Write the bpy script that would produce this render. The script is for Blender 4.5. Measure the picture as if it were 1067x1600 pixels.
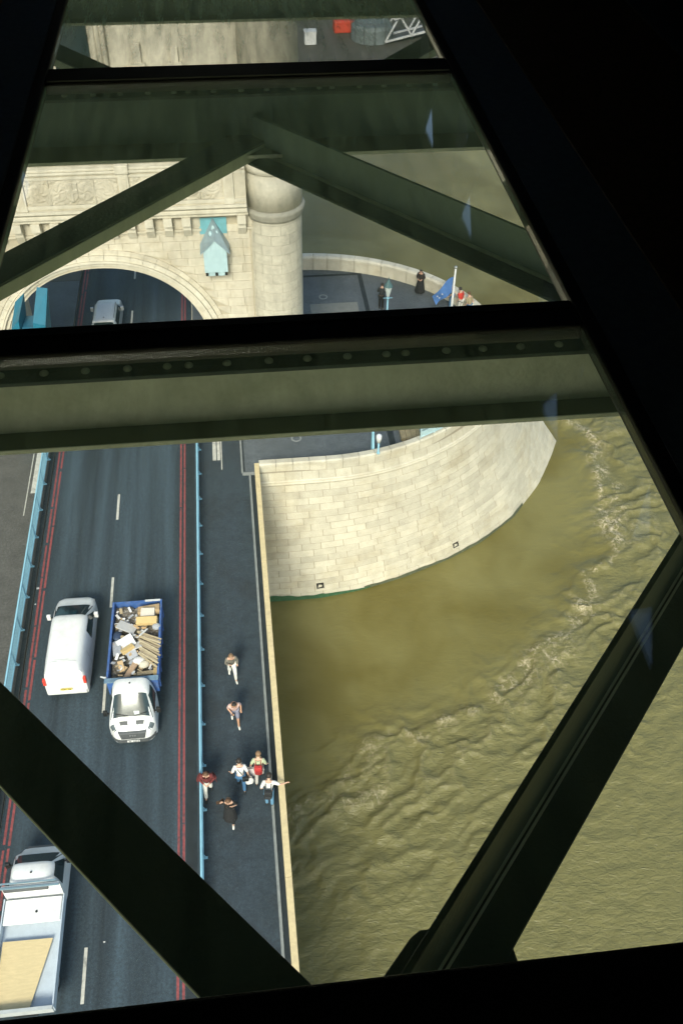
import bpy, bmesh, math, random
import numpy as np
from mathutils import Vector, Matrix
from math import sin, cos, pi, radians, sqrt, atan2
random.seed(7); rng = np.random.RandomState(7)
for o in list(bpy.data.objects): bpy.data.objects.remove(o)
scene = bpy.context.scene; COL = scene.collection

# ------------------------------------------------------------------ camera
PITCH, YAW, ROLL = 0.778812, 0.126648, 0.018250
CAM = Vector((0, 0, 36.0))
f = Vector((sin(YAW)*cos(PITCH), cos(YAW)*cos(PITCH), -sin(PITCH)))
r0 = Vector((cos(YAW), -sin(YAW), 0)); u0 = r0.cross(f)
r = cos(ROLL)*r0 + sin(ROLL)*u0; u = -sin(ROLL)*r0 + cos(ROLL)*u0
cd = bpy.data.cameras.new('camera'); co = bpy.data.objects.new('camera', cd); COL.objects.link(co)
co.matrix_world = Matrix(((r.x, u.x, -f.x, CAM.x), (r.y, u.y, -f.y, CAM.y), (r.z, u.z, -f.z, CAM.z), (0, 0, 0, 1)))
cd.sensor_fit = 'VERTICAL'; cd.sensor_height = 36.0; cd.lens = 1500/1600*36.0
cd.clip_start = 0.05; cd.clip_end = 3000
scene.camera = co
# ------------------------------------------------------------------ world, sun, exposure
SUN_EL, SUN_AZ = radians(38), radians(192)          # azimuth clockwise from +Y: the sun stands behind and to the left
w = bpy.data.worlds.new('World'); scene.world = w; w.use_nodes = True
nt = w.node_tree; nt.nodes.clear()
sky = nt.nodes.new('ShaderNodeTexSky'); sky.sky_type = 'NISHITA'; sky.sun_disc = False
sky.sun_elevation = SUN_EL; sky.sun_rotation = SUN_AZ; sky.air_density = 1.2; sky.dust_density = 2.5; sky.ozone_density = 1.0
bg = nt.nodes.new('ShaderNodeBackground'); bg.inputs['Strength'].default_value = 0.12
wo = nt.nodes.new('ShaderNodeOutputWorld')
nt.links.new(sky.outputs[0], bg.inputs[0]); nt.links.new(bg.outputs[0], wo.inputs[0])
sd = bpy.data.lights.new('sun', 'SUN'); sd.energy = 2.4; sd.angle = radians(16); sd.color = (1.0, 0.945, 0.85)
so = bpy.data.objects.new('sun', sd); COL.objects.link(so)
sdir = Vector((sin(SUN_AZ)*cos(SUN_EL), cos(SUN_AZ)*cos(SUN_EL), sin(SUN_EL)))
so.rotation_euler = sdir.to_track_quat('Z', 'Y').to_euler(); so.location = (0, 0, 80)
vs = scene.view_settings; vs.view_transform = 'Standard'; vs.look = 'None'; vs.exposure = 1.0; vs.gamma = 1.0
vs.use_curve_mapping = False
try:
    scene.cycles.max_bounces = 10; scene.cycles.transparent_max_bounces = 16; scene.cycles.glossy_bounces = 3
except Exception: pass

# ------------------------------------------------------------------ materials
MATS = {}
def mat(name, col, rough=0.7, metal=0.0, var=0.12, scale=3.0, bump=0.0, bscale=30.0, objvar=0.0, stain=None, stain_scale=0.6, stain_amt=0.5, stretch=(1, 1, 1), spec=0.5):
    if name in MATS: return MATS[name]
    m = bpy.data.materials.new(name); m.use_nodes = True; n = m.node_tree.nodes; l = m.node_tree.links
    b = n['Principled BSDF']; b.inputs['Roughness'].default_value = rough; b.inputs['Metallic'].default_value = metal
    b.inputs['Specular IOR Level'].default_value = spec
    tc = n.new('ShaderNodeTexCoord'); mp = n.new('ShaderNodeMapping'); mp.inputs['Scale'].default_value = stretch
    geo = n.new('ShaderNodeNewGeometry')
    l.new(geo.outputs['Position'], mp.inputs[0])
    no = n.new('ShaderNodeTexNoise'); no.inputs['Scale'].default_value = scale; no.inputs['Detail'].default_value = 6; no.inputs['Roughness'].default_value = 0.65
    l.new(mp.outputs[0], no.inputs['Vector'])
    mr = n.new('ShaderNodeMapRange'); mr.inputs[1].default_value = 0.3; mr.inputs[2].default_value = 0.7
    mr.inputs[3].default_value = 1-var; mr.inputs[4].default_value = 1+var
    l.new(no.outputs[0], mr.inputs[0])
    val = mr.outputs[0]
    if name in ('asphalt', 'footway_asphalt', 'pale_footway_asphalt', 'deck_paving'):
        sp = n.new('ShaderNodeTexNoise'); sp.inputs['Scale'].default_value = 9; sp.inputs['Detail'].default_value = 5; sp.inputs['Roughness'].default_value = 0.9; l.new(geo.outputs['Position'], sp.inputs['Vector'])
        s2 = n.new('ShaderNodeMapRange'); s2.inputs[1].default_value = 0.36; s2.inputs[2].default_value = 0.64; s2.inputs[3].default_value = 0.62; s2.inputs[4].default_value = 1.4; l.new(sp.outputs[0], s2.inputs[0])
        m3 = n.new('ShaderNodeMath'); m3.operation = 'MULTIPLY'; l.new(val, m3.inputs[0]); l.new(s2.outputs[0], m3.inputs[1]); val = m3.outputs[0]
    if objvar:
        oi = n.new('ShaderNodeObjectInfo'); m2 = n.new('ShaderNodeMapRange'); m2.inputs[3].default_value = 1-objvar; m2.inputs[4].default_value = 1+objvar
        l.new(oi.outputs['Random'], m2.inputs[0]); mu = n.new('ShaderNodeMath'); mu.operation = 'MULTIPLY'
        l.new(val, mu.inputs[0]); l.new(m2.outputs[0], mu.inputs[1]); val = mu.outputs[0]
    vm = n.new('ShaderNodeVectorMath'); vm.operation = 'SCALE'; l.new(val, vm.inputs['Scale'])
    src = None
    if stain:
        sn = n.new('ShaderNodeTexNoise'); sn.inputs['Scale'].default_value = stain_scale; sn.inputs['Detail'].default_value = 8; sn.inputs['Roughness'].default_value = 0.7
        l.new(mp.outputs[0], sn.inputs['Vector'])
        cr = n.new('ShaderNodeMapRange'); cr.inputs[1].default_value = 0.48; cr.inputs[2].default_value = 0.72; cr.inputs[4].default_value = stain_amt
        l.new(sn.outputs[0], cr.inputs[0])
        mx = n.new('ShaderNodeMix'); mx.data_type = 'RGBA'; mx.inputs[6].default_value = (*col, 1); mx.inputs[7].default_value = (*stain, 1)
        l.new(cr.outputs[0], mx.inputs[0]); l.new(mx.outputs[2], vm.inputs[0])
    else: vm.inputs[0].default_value = col
    l.new(vm.outputs[0], b.inputs['Base Color'])
    if bump:
        bn = n.new('ShaderNodeTexNoise'); bn.inputs['Scale'].default_value = bscale; bn.inputs['Detail'].default_value = 4
        l.new(geo.outputs['Position'], bn.inputs['Vector'])
        bu = n.new('ShaderNodeBump'); bu.inputs['Strength'].default_value = bump; bu.inputs['Distance'].default_value = 0.02
        l.new(bn.outputs[0], bu.inputs['Height']); l.new(bu.outputs[0], b.inputs['Normal'])
    MATS[name] = m; return m

STONE = mat('pale_stone', (0.58, 0.535, 0.43), 0.85, var=0.12, scale=1.5, objvar=0.09, stain=(0.42, 0.35, 0.22), stain_scale=0.35, stain_amt=0.6, bump=0.4, bscale=12)
TSTONE = mat('tower_stone', (0.57, 0.52, 0.415), 0.85, var=0.10, scale=2.0, objvar=0.07, stain=(0.38, 0.31, 0.19), stain_scale=0.7, stain_amt=0.5, bump=0.5, bscale=10)
TRIM = mat('tower_trim_stone', (0.62, 0.575, 0.47), 0.8, var=0.08, scale=2.5, stain=(0.42, 0.37, 0.26), stain_scale=1.2, stain_amt=0.5, bump=0.5, bscale=9)
GREYST = mat('grey_granite', (0.56, 0.52, 0.42), 0.85, var=0.12, scale=4, objvar=0.05, stain=(0.34, 0.32, 0.27), stain_scale=1.3, stain_amt=0.5, bump=0.4, bscale=15)
MORTAR = mat('mortar', (0.33, 0.285, 0.21), 0.95)
ASPH = mat('asphalt', (0.034, 0.052, 0.066), 0.8, var=0.55, scale=0.8, stretch=(1.3, 0.05, 1), bump=0.8, bscale=60, stain=(0.018, 0.026, 0.032), stain_scale=0.35, stain_amt=0.8)
FOOT = mat('footway_asphalt', (0.032, 0.046, 0.058), 0.85, var=0.22, scale=2.2, bump=0.8, bscale=70, stain=(0.024, 0.028, 0.031), stain_scale=0.5, stain_amt=0.8)
FOOTL = mat('pale_footway_asphalt', (0.085, 0.082, 0.074), 0.85, var=0.2, scale=1.2, bump=0.8, bscale=70)  # paler and browner than the near footway
PAVE = mat('deck_paving', (0.095, 0.108, 0.118), 0.8, var=0.2, scale=1.6, bump=0.5, bscale=40, stain=(0.06, 0.066, 0.07), stain_scale=0.4, stain_amt=0.7)
GUTTER = mat('gutter_dark', (0.018, 0.025, 0.03), 0.9, var=0.3, scale=2)  # dark tone for gutter strips, one kerb and drain channels
RED = mat('worn_red_paint', (0.27, 0.060, 0.060), 0.7, var=0.3, scale=9, stain=(0.07, 0.045, 0.045), stain_scale=3.5, stain_amt=0.85)
WHITEP = mat('worn_white_paint', (0.52, 0.50, 0.44), 0.7, var=0.2, scale=9, stain=(0.16, 0.16, 0.15), stain_scale=3.5, stain_amt=0.75)
BLUEP = mat('pale_blue_paint', (0.26, 0.50, 0.62), 0.45, var=0.08, scale=4)
BLUEB = mat('bright_blue_paint', (0.012, 0.14, 0.22), 0.45, var=0.1, scale=3)
TEALW = mat('whitened_blue_paint', (0.44, 0.60, 0.64), 0.5, var=0.08, scale=5, stain=(0.3, 0.42, 0.46), stain_amt=0.5)
CREAM = mat('cream_rail_paint', (0.62, 0.50, 0.28), 0.55, var=0.10, scale=6, stain=(0.4, 0.31, 0.2), stain_scale=2)
KERB = mat('kerb_stone', (0.24, 0.25, 0.24), 0.85, var=0.2, scale=5)
STEEL = mat('dark_and_shaded_steel', (0.012, 0.045, 0.050), 0.5, var=0.15, scale=8, stain=(0.03, 0.05, 0.045), stain_scale=5, bump=0.3, bscale=60)  # dark steel, also girder and brace faces with shade in the colour
STEELG = mat('girder_lit_paint', (0.74, 0.84, 0.78), 0.5, var=0.12, scale=6, stain=(0.36, 0.42, 0.34), stain_scale=4, bump=0.3, bscale=50)  # pale copy: light on girder webs, edges and rivets is painted in
FRAME = mat('black_floor_frame', (0.012, 0.013, 0.013), 0.45, var=0.15, scale=20, bump=0.3, bscale=200)
STRIP = mat('grey_blue_floor_plate', (0.22, 0.30, 0.34), 0.6, var=0.15, scale=30, bump=0.4, bscale=300)
CARPET = mat('brown_floor_covering', (0.22, 0.15, 0.07), 0.95, var=0.2, scale=40, bump=0.6, bscale=400)
WALLI = mat('walkway_lining', (0.05, 0.055, 0.06), 0.7)
GREEN = mat('algae', (0.035, 0.10, 0.045), 0.8, var=0.35, scale=6, bump=0.6)
BLACK = mat('black', (0.012, 0.012, 0.013), 0.5)
RUBBER = mat('rubber', (0.02, 0.02, 0.02), 0.8)
DGLASS = mat('vehicle_glass', (0.02, 0.035, 0.04), 0.06, var=0.2, scale=6)
WPAINT = mat('white_vehicle_paint', (0.72, 0.72, 0.71), 0.28, var=0.05, scale=2, stain=(0.50, 0.48, 0.43), stain_scale=1.8, stain_amt=0.45)
SILVER = mat('silver_vehicle_paint', (0.50, 0.54, 0.58), 0.3, metal=0.25, var=0.04)
TBLUE = mat('tipper_blue_paint', (0.045, 0.115, 0.33), 0.5, var=0.25, scale=5, stain=(0.16, 0.17, 0.2), stain_scale=3, stain_amt=0.5)
BEDBLUE = mat('pale_blue_bed', (0.50, 0.56, 0.62), 0.55, var=0.08)
PLY = mat('plywood', (0.62, 0.49, 0.27), 0.7, var=0.1, scale=3, stretch=(1, 5, 1))
WOOD = mat('old_timber', (0.40, 0.31, 0.19), 0.8, var=0.25, scale=8)
CARD = mat('cardboard', (0.46, 0.32, 0.18), 0.85, var=0.12, scale=6, objvar=0.15)
PAPER = mat('pale_sheet', (0.62, 0.60, 0.58), 0.8, var=0.12, scale=5, objvar=0.12)
SACK = mat('grey_sack', (0.36, 0.37, 0.40), 0.7, var=0.2, scale=8, objvar=0.2)
RUBBLE = mat('rubble', (0.15, 0.125, 0.10), 0.9, var=0.5, scale=12, bump=1, stain=(.45,.43,.40), stain_scale=7, stain_amt=.8)
REDL = mat('red_lamp', (0.65, 0.06, 0.04), 0.3)
YPLATE = mat('yellow_plate', (0.75, 0.60, 0.10), 0.5)
GREYP = mat('grey_plastic', (0.08, 0.085, 0.09), 0.6)
CHROME = mat('bright_metal', (0.6, 0.6, 0.6), 0.3, metal=0.8)
DECKB = mat('barge_deck', (0.075, 0.070, 0.055), 0.85, var=0.35, scale=1.5)

# glass that you look and walk through: clear with a Fresnel reflection and smeared dirt whose veil also paints in milky haze
gm = bpy.data.materials.new('floor_glass'); gm.use_nodes = True; n = gm.node_tree.nodes; l = gm.node_tree.links; n.clear()
out = n.new('ShaderNodeOutputMaterial'); tr = n.new('ShaderNodeBsdfTransparent'); tr.inputs[0].default_value = (0.955, 0.985, 0.955, 1)
gl = n.new('ShaderNodeBsdfGlossy'); gl.inputs['Roughness'].default_value = 0.015; fr = n.new('ShaderNodeFresnel'); fr.inputs[0].default_value = 1.45
bf = n.new('ShaderNodeNewGeometry'); io = n.new('ShaderNodeMapRange'); io.inputs[3].default_value = 1.45; io.inputs[4].default_value = 1/1.45; l.new(bf.outputs['Backfacing'], io.inputs[0]); l.new(io.outputs[0], fr.inputs[0])
df = n.new('ShaderNodeBsdfTranslucent'); df.inputs[0].default_value = (0.58, 0.86, 0.82, 1)
d2 = n.new('ShaderNodeBsdfDiffuse'); d2.inputs[0].default_value = (0.58, 0.86, 0.82, 1)
mixd = n.new('ShaderNodeMixShader'); l.new(df.outputs[0], mixd.inputs[1]); l.new(d2.outputs[0], mixd.inputs[2]); mixd.inputs[0].default_value = 0.5
geo = n.new('ShaderNodeNewGeometry'); mp = n.new('ShaderNodeMapping'); mp.inputs['Scale'].default_value = (9, 1.0, 1); mp.inputs['Rotation'].default_value = (0, 0, 0.5)
no = n.new('ShaderNodeTexNoise'); no.inputs['Scale'].default_value = 2.5; no.inputs['Detail'].default_value = 8; no.inputs['Roughness'].default_value = 0.7
l.new(geo.outputs['Position'], mp.inputs[0]); l.new(mp.outputs[0], no.inputs['Vector'])
mr = n.new('ShaderNodeMapRange'); mr.inputs[1].default_value = 0.35; mr.inputs[2].default_value = 0.75; mr.inputs[3].default_value = 0.010; mr.inputs[4].default_value = 0.034
l.new(no.outputs[0], mr.inputs[0])
dt = n.new('ShaderNodeVectorMath'); dt.operation = 'DOT_PRODUCT'; l.new(geo.outputs['Normal'], dt.inputs[0]); l.new(geo.outputs['Incoming'], dt.inputs[1])
ab = n.new('ShaderNodeMath'); ab.operation = 'ABSOLUTE'; l.new(dt.outputs['Value'], ab.inputs[0]); pw = n.new('ShaderNodeMath'); pw.operation = 'POWER'; l.new(ab.outputs[0], pw.inputs[0]); pw.inputs[1].default_value = 2.3
dv = n.new('ShaderNodeMath'); dv.operation = 'DIVIDE'; l.new(mr.outputs[0], dv.inputs[0]); l.new(pw.outputs[0], dv.inputs[1]); dv.use_clamp = True
a = n.new('ShaderNodeMixShader'); l.new(dv.outputs[0], a.inputs[0]); l.new(tr.outputs[0], a.inputs[1]); l.new(mixd.outputs[0], a.inputs[2])
b = n.new('ShaderNodeMixShader'); l.new(fr.outputs[0], b.inputs[0]); l.new(a.outputs[0], b.inputs[1]); l.new(gl.outputs[0], b.inputs[2]); l.new(b.outputs[0], out.inputs[0])
GLASS = gm

# ------------------------------------------------------------------ helpers
class MB:
    def __init__(s): s.v = []; s.f = []
    def add(s, vs, fs):
        k = len(s.v); s.v += [tuple(p) for p in vs]; s.f += [tuple(i+k for i in q) for q in fs]; return s
    def box(s, x0, x1, y0, y1, z0, z1):
        return s.add([(x0,y0,z0),(x1,y0,z0),(x1,y1,z0),(x0,y1,z0),(x0,y0,z1),(x1,y0,z1),(x1,y1,z1),(x0,y1,z1)],
                     [(3,2,1,0),(4,5,6,7),(0,1,5,4),(1,2,6,5),(2,3,7,6),(3,0,4,7)])
    def hexa(s, p): # 8 points: bottom 4, top 4
        return s.add(p, [(3,2,1,0),(4,5,6,7),(0,1,5,4),(1,2,6,5),(2,3,7,6),(3,0,4,7)])
    def bar(s, p, q, w, h, up=(0,0,1)):
        p = Vector(p); q = Vector(q); d = (q-p).normalized(); up = Vector(up)
        if abs(d.dot(up)) > 0.99: up = Vector((0, 1, 0))
        sx = d.cross(up).normalized()*w/2; sz = sx.cross(d).normalized()*h/2
        return s.hexa([p-sx-sz, p+sx-sz, q+sx-sz, q-sx-sz, p-sx+sz, p+sx+sz, q+sx+sz, q-sx+sz])
    def tube(s, pts, rad, n=8, caps=True):
        pts = [Vector(p) for p in pts]; rad = rad if isinstance(rad, (list, tuple)) else [rad]*len(pts); vs = []
        for i, p in enumerate(pts):
            d = (pts[min(i+1, len(pts)-1)]-pts[max(i-1, 0)]).normalized(); up = Vector((0,0,1)) if abs(d.z) < 0.95 else Vector((0,1,0))
            a = d.cross(up).normalized(); b2 = a.cross(d)
            vs += [p+a*rad[i]*cos(2*pi*k/n)+b2*rad[i]*sin(2*pi*k/n) for k in range(n)]
        fs = [(i*n+k, i*n+(k+1)%n, (i+1)*n+(k+1)%n, (i+1)*n+k) for i in range(len(pts)-1) for k in range(n)]
        if caps: fs += [tuple(range(n-1, -1, -1)), tuple((len(pts)-1)*n+k for k in range(n))]
        return s.add(vs, fs)
    def lathe(s, c, prof, n=24):
        return s.tube([(c[0], c[1], z) for z, _ in prof], [q for _, q in prof], n)
    def prism(s, poly, z0, z1):
        k = len(poly)
        return s.add([(x, y, z0) for x, y in poly]+[(x, y, z1) for x, y in poly],
                     [tuple(range(k-1, -1, -1)), tuple(range(k, 2*k))]+[(i, (i+1) % k, k+(i+1) % k, k+i) for i in range(k)])
    def grid(s, P):
        a, b2 = len(P), len(P[0])
        return s.add([p for row in P for p in row], [(i*b2+j, i*b2+j+1, (i+1)*b2+j+1, (i+1)*b2+j) for i in range(a-1) for j in range(b2-1)])
    def sphere(s, c, rx, ry=None, rz=None, n=10, m=6):
        ry = ry or rx; rz = rz or rx
        P = [[(c[0]+rx*sin(pi*i/m)*cos(2*pi*j/n), c[1]+ry*sin(pi*i/m)*sin(2*pi*j/n), c[2]+rz*cos(pi*i/m)) for j in range(n+1)] for i in range(m+1)]
        return s.grid(P)
    def mesh(s, name, m, smooth=False):
        me = bpy.data.meshes.new(name); me.from_pydata(s.v, [], s.f)
        if m: me.materials.append(m)
        if smooth: me.polygons.foreach_set('use_smooth', [True]*len(me.polygons))
        me.validate(); me.update(); return me
    def build(s, name, m, parent=None, smooth=False, bevel=0, recalc=True):
        me = s.mesh(name, m, smooth)
        if recalc:
            bm = bmesh.new(); bm.from_mesh(me); bmesh.ops.remove_doubles(bm, verts=bm.verts, dist=1e-5); bmesh.ops.recalc_face_normals(bm, faces=bm.faces); bm.to_mesh(me); bm.free()
        o = link(name, me, parent)
        if bevel:
            bv = o.modifiers.new('bevel', 'BEVEL'); bv.width = bevel; bv.segments = 2; bv.limit_method = 'ANGLE'
        return o
def link(name, me, parent=None, loc=None):
    o = bpy.data.objects.new(name, me); COL.objects.link(o)
    if parent: o.parent = parent
    if loc: o.location = loc
    return o
def tag(o, label=None, cat=None, group=None, kind=None):
    if label: o['label'] = label
    if cat: o['category'] = cat
    if group: o['group'] = group
    if kind: o['kind'] = kind
    return o
def thing(name, label, cat, loc=(0,0,0), rz=0, group=None):
    o = bpy.data.objects.new(name, None); COL.objects.link(o); o.location = loc; o.rotation_euler = (0, 0, rz); o.empty_display_size = 0.2
    return tag(o, label, cat, group)
def struct(o): o['kind'] = 'structure'; return o
def noise2(X, Y, seed):
    r_ = np.random.RandomState(seed); T = r_.rand(256, 256)
    xi = np.floor(X).astype(int); yi = np.floor(Y).astype(int); fx = X-xi; fy = Y-yi; fx = fx*fx*(3-2*fx); fy = fy*fy*(3-2*fy)
    g = lambda i, j: T[i % 256, j % 256]
    return (g(xi, yi)*(1-fx)+g(xi+1, yi)*fx)*(1-fy)+(g(xi, yi+1)*(1-fx)+g(xi+1, yi+1)*fx)*fy
def fbm(X, Y, seed, o=4):
    s_ = 0; a_ = 0.5
    for k in range(o): s_ = s_+a_*noise2(X*2**k+17*k, Y*2**k+31*k, seed+k); a_ *= 0.5
    return s_/(1-0.5**o)

WATER = -9.5
# ================================================================== RIVER
xs = np.concatenate([np.arange(0.0, 34, 0.12), np.arange(34, 60, 0.6)]); ys = np.concatenate([np.arange(8, 60, 0.12), np.arange(60, 150, 0.5)])
X, Y = np.meshgrid(xs, ys, indexing='ij')
front = np.array([(24.5,60),(23.6,54.3),(24.9,51.2),(24.4,46.4),(23.6,43.9),(23.3,41.0),(21.0,38.4),(19.1,35.4),(16.4,32.8),(14.9,31.6),(11.5,29.7),(7.6,28.5),(4.6,26.8),(2.3,25.1),(-3,23.5)], float)
wx = X+1.3*(fbm(X*0.5, Y*0.5, 3)-0.5)*2; wy = Y+1.3*(fbm(X*0.5, Y*0.5, 9)-0.5)*2
D = np.full(X.shape, 1e9); SG = np.zeros(X.shape)
for (ax, ay), (bx, by) in zip(front[:-1], front[1:]):
    dx, dy = bx-ax, by-ay; t = np.clip(((wx-ax)*dx+(wy-ay)*dy)/(dx*dx+dy*dy), 0, 1)
    d = np.hypot(wx-ax-t*dx, wy-ay-t*dy); sg = np.sign(dx*(wy-ay)-dy*(wx-ax)); m_ = d < D
    D = np.where(m_, d, D); SG = np.where(m_, sg, SG)
S = D*SG      # positive = rough side, negative = the calm side by the pier
rough_side = 1/(1+np.exp(-(S+0.5)/0.9))
if rough_side[int(2/0.12), int(2/0.12)] < 0.5: rough_side = 1/(1+np.exp((S-0.5)/0.9)); S = -S
ang = 0.55
U = X*cos(ang)+Y*sin(ang); V = -X*sin(ang)+Y*cos(ang)
wu = U+1.6*fbm(X*0.35, Y*0.35, 21); wv = V+1.6*fbm(X*0.35, Y*0.35, 27)
ridg = lambda n_: 1-np.abs(2*n_-1)
h = 0.17*fbm(wu*0.5, wv*1.0, 40, 3) + 0.10*fbm(wu*1.5, wv*2.6, 50, 3) + 0.075*fbm(wu*3.0, wv*4.6, 60, 2)
boil = 0.30*ridg(fbm(U*0.30+2.4*fbm(X*.3, Y*.3, 71), V*0.75+2.4*fbm(X*.3, Y*.3, 77), 80, 4))**2.5
near = np.exp(-(np.clip(S, 0, 99)/7.0)**2)
H_ = h*(0.35+0.65*np.exp(-(np.clip(S, 0, 99)/20.0)))*rough_side + boil*near*rough_side*1.5 + 0.07*fbm(X*0.5, Y*0.5, 90, 3)*(1-rough_side)
H_ += 0.16*np.exp(-(S/0.45)**2)*fbm(X*1.5, Y*1.5, 95, 3)
far = np.clip((Y-60)/10, 0, 1); H_ = H_*(1-far*0.4)
foam = np.exp(-((S-0.2)/0.55)**2)*np.clip((fbm(X*1.6, Y*1.6, 100, 4)-0.36)*4, 0, 1)*(0.35+0.65*np.clip((X-6)/9, 0, 1))
patch = np.exp(-(((X-23.6)/0.9)**2+((Y-42.8)/1.6)**2))*np.clip((fbm(X*2, Y*2, 103, 3)-0.25)*3.2, 0, 1)
patch += 0.8*np.exp(-(((X-16.2)/1.3)**2+((Y-32.3)/0.8)**2))*np.clip((fbm(X*2.5, Y*2.5, 105, 3)-0.35)*4, 0, 1)
patch += 0.6*np.exp(-(((X-4.6)/1.6)**2+((Y-24.5)/0.5)**2))*np.clip((fbm(X*2.5, Y*2.5, 107, 3)-0.35)*4, 0, 1)
foam = np.clip(foam*0.8+patch+0.45*np.clip(H_/0.45-0.75, 0, 1)*near*rough_side, 0, 1)
foam *= (Y < 70)
a_, b_ = X.shape
verts = np.stack([X, Y, WATER+H_-0.12], -1).reshape(-1, 3)
idx = np.arange(a_*b_).reshape(a_, b_)
faces = np.stack([idx[:-1, :-1], idx[1:, :-1], idx[1:, 1:], idx[:-1, 1:]], -1).reshape(-1, 4)
me = bpy.data.meshes.new('river_water'); me.vertices.add(len(verts)); me.vertices.foreach_set('co', verts.astype(np.float32).ravel())
me.loops.add(faces.size); me.loops.foreach_set('vertex_index', faces.ravel().astype(np.int32)); me.polygons.add(len(faces))
me.polygons.foreach_set('loop_start', np.arange(0, faces.size, 4, dtype=np.int32)); me.polygons.foreach_set('loop_total', np.full(len(faces), 4, dtype=np.int32))
me.polygons.foreach_set('use_smooth', [True]*len(faces)); me.update()
at_ = me.attributes.new('foam', 'FLOAT', 'POINT'); at_.data.foreach_set('value', foam.astype(np.float32).ravel())
at2 = me.attributes.new('rough_side', 'FLOAT', 'POINT'); at2.data.foreach_set('value', rough_side.astype(np.float32).ravel())
wm = bpy.data.materials.new('muddy_water'); wm.use_nodes = True; n = wm.node_tree.nodes; l = wm.node_tree.links; bs = n['Principled BSDF']
bs.inputs['Roughness'].default_value = 0.14; bs.inputs['IOR'].default_value = 1.33
geo = n.new('ShaderNodeNewGeometry'); fa = n.new('ShaderNodeAttribute'); fa.attribute_name = 'foam'; ra = n.new('ShaderNodeAttribute'); ra.attribute_name = 'rough_side'
n1 = n.new('ShaderNodeTexNoise'); n1.inputs['Scale'].default_value = 0.16; n1.inputs['Detail'].default_value = 5; l.new(geo.outputs['Position'], n1.inputs['Vector'])
mx = n.new('ShaderNodeMix'); mx.data_type = 'RGBA'; mx.inputs[6].default_value = (0.132, 0.110, 0.030, 1); mx.inputs[7].default_value = (0.190, 0.168, 0.062, 1); n1.inputs['Distortion'].default_value = 0.4  # paler blotches put sky reflection into the calm water's colour
mrr = n.new('ShaderNodeMapRange'); mrr.inputs[1].default_value = 0.38; mrr.inputs[2].default_value = 0.62; l.new(n1.outputs[0], mrr.inputs[0]); l.new(mrr.outputs[0], mx.inputs[0])
mx1 = n.new('ShaderNodeMix'); mx1.data_type = 'RGBA'; l.new(ra.outputs['Fac'], mx1.inputs[0]); l.new(mx.outputs[2], mx1.inputs[6]); mx1.inputs[7].default_value = (0.162, 0.147, 0.060, 1)
mx2 = n.new('ShaderNodeMix'); mx2.data_type = 'RGBA'; mx2.inputs[7].default_value = (0.62, 0.52, 0.36, 1); l.new(mx1.outputs[2], mx2.inputs[6])
fn = n.new('ShaderNodeTexNoise'); fn.inputs['Scale'].default_value = 3.2; fn.inputs['Detail'].default_value = 8; fn.inputs['Roughness'].default_value = 0.75; fn.inputs['Distortion'].default_value = 1.0; l.new(geo.outputs['Position'], fn.inputs['Vector'])
fm = n.new('ShaderNodeMapRange'); fm.inputs[1].default_value = 0.47; fm.inputs[2].default_value = 0.62; l.new(fn.outputs[0], fm.inputs[0]); fx_ = n.new('ShaderNodeMath'); fx_.operation = 'MULTIPLY'; l.new(fa.outputs['Fac'], fx_.inputs[0]); l.new(fm.outputs[0], fx_.inputs[1]); l.new(fx_.outputs[0], mx2.inputs[0])
l.new(mx2.outputs[2], bs.inputs['Base Color'])
n2 = n.new('ShaderNodeTexNoise'); n2.inputs['Scale'].default_value = 3.2; n2.inputs['Detail'].default_value = 7; n2.inputs['Roughness'].default_value = 0.6; n2.inputs['Distortion'].default_value = 0.6
mpw = n.new('ShaderNodeMapping'); mpw.inputs['Rotation'].default_value = (0, 0, 0.6); mpw.inputs['Scale'].default_value = (0.7, 1.6, 1); l.new(geo.outputs['Position'], mpw.inputs[0]); l.new(mpw.outputs[0], n2.inputs['Vector'])
bu = n.new('ShaderNodeBump'); bu.inputs['Distance'].default_value = 0.13; l.new(n2.outputs[0], bu.inputs['Height'])
ms = n.new('ShaderNodeMapRange'); ms.inputs[3].default_value = 0.22; ms.inputs[4].default_value = 0.75; l.new(ra.outputs['Fac'], ms.inputs[0]); l.new(ms.outputs[0], bu.inputs['Strength'])
l.new(bu.outputs[0], bs.inputs['Normal'])
me.materials.append(wm); rv = link('river_water', me); struct(rv); tag(rv, 'murky olive brown river water with a line of churning foam below the pier')
# the rest of the river to the horizon
fw = MB()
fw.add([(-900,-400,WATER-.25),(900,-400,WATER-.25),(900,1500,WATER-.25),(-900,1500,WATER-.25)], [(0,1,2,3)])
wf = wm.copy(); wf.name = 'far_muddy_water'
fwo = struct(fw.build('river_water', wf, recalc=False)); fwo['label'] = 'wide open river reaching away on all sides'

# ================================================================== BRIDGE DECK
bd = struct(MB().box(-15.5, 0.42, -30, 39.55, -1.6, -0.19).build('bridge_deck', GREYST))
struct(MB().box(-15.5, .42, 61.1, 110, -1.6, -.19).build('bridge_deck', GREYST)); struct(MB().box(-3.28, .10, 61.05, 110, -.18, 0).build('footway', FOOT)); struct(MB().box(-15.2, -10.98, 61.05, 110, -.18, 0).build('footway', FOOTL))
road = struct(MB().box(-10.95, -3.3, -30, 95, -0.18, -0.12).build('road', ASPH)); road['label'] = 'dark asphalt carriageway with double red lines running through the tower arch'
fr_ = struct(MB().box(-3.28, 0.10, -30, 45.9, -0.18, 0.0).build('footway', FOOT)); fr_['label'] = 'dark asphalt footway beside the cream parapet'
fl_ = struct(MB().box(-15.2, -10.98, -30, 45.9, -0.18, 0.0).build('footway', FOOTL)); fl_['label'] = 'lighter footway beyond the blue mesh barrier'
struct(MB().box(-3.62, -3.305, -30, 52, -0.12, -0.114).build('gutter_strip', GUTTER))
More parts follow.
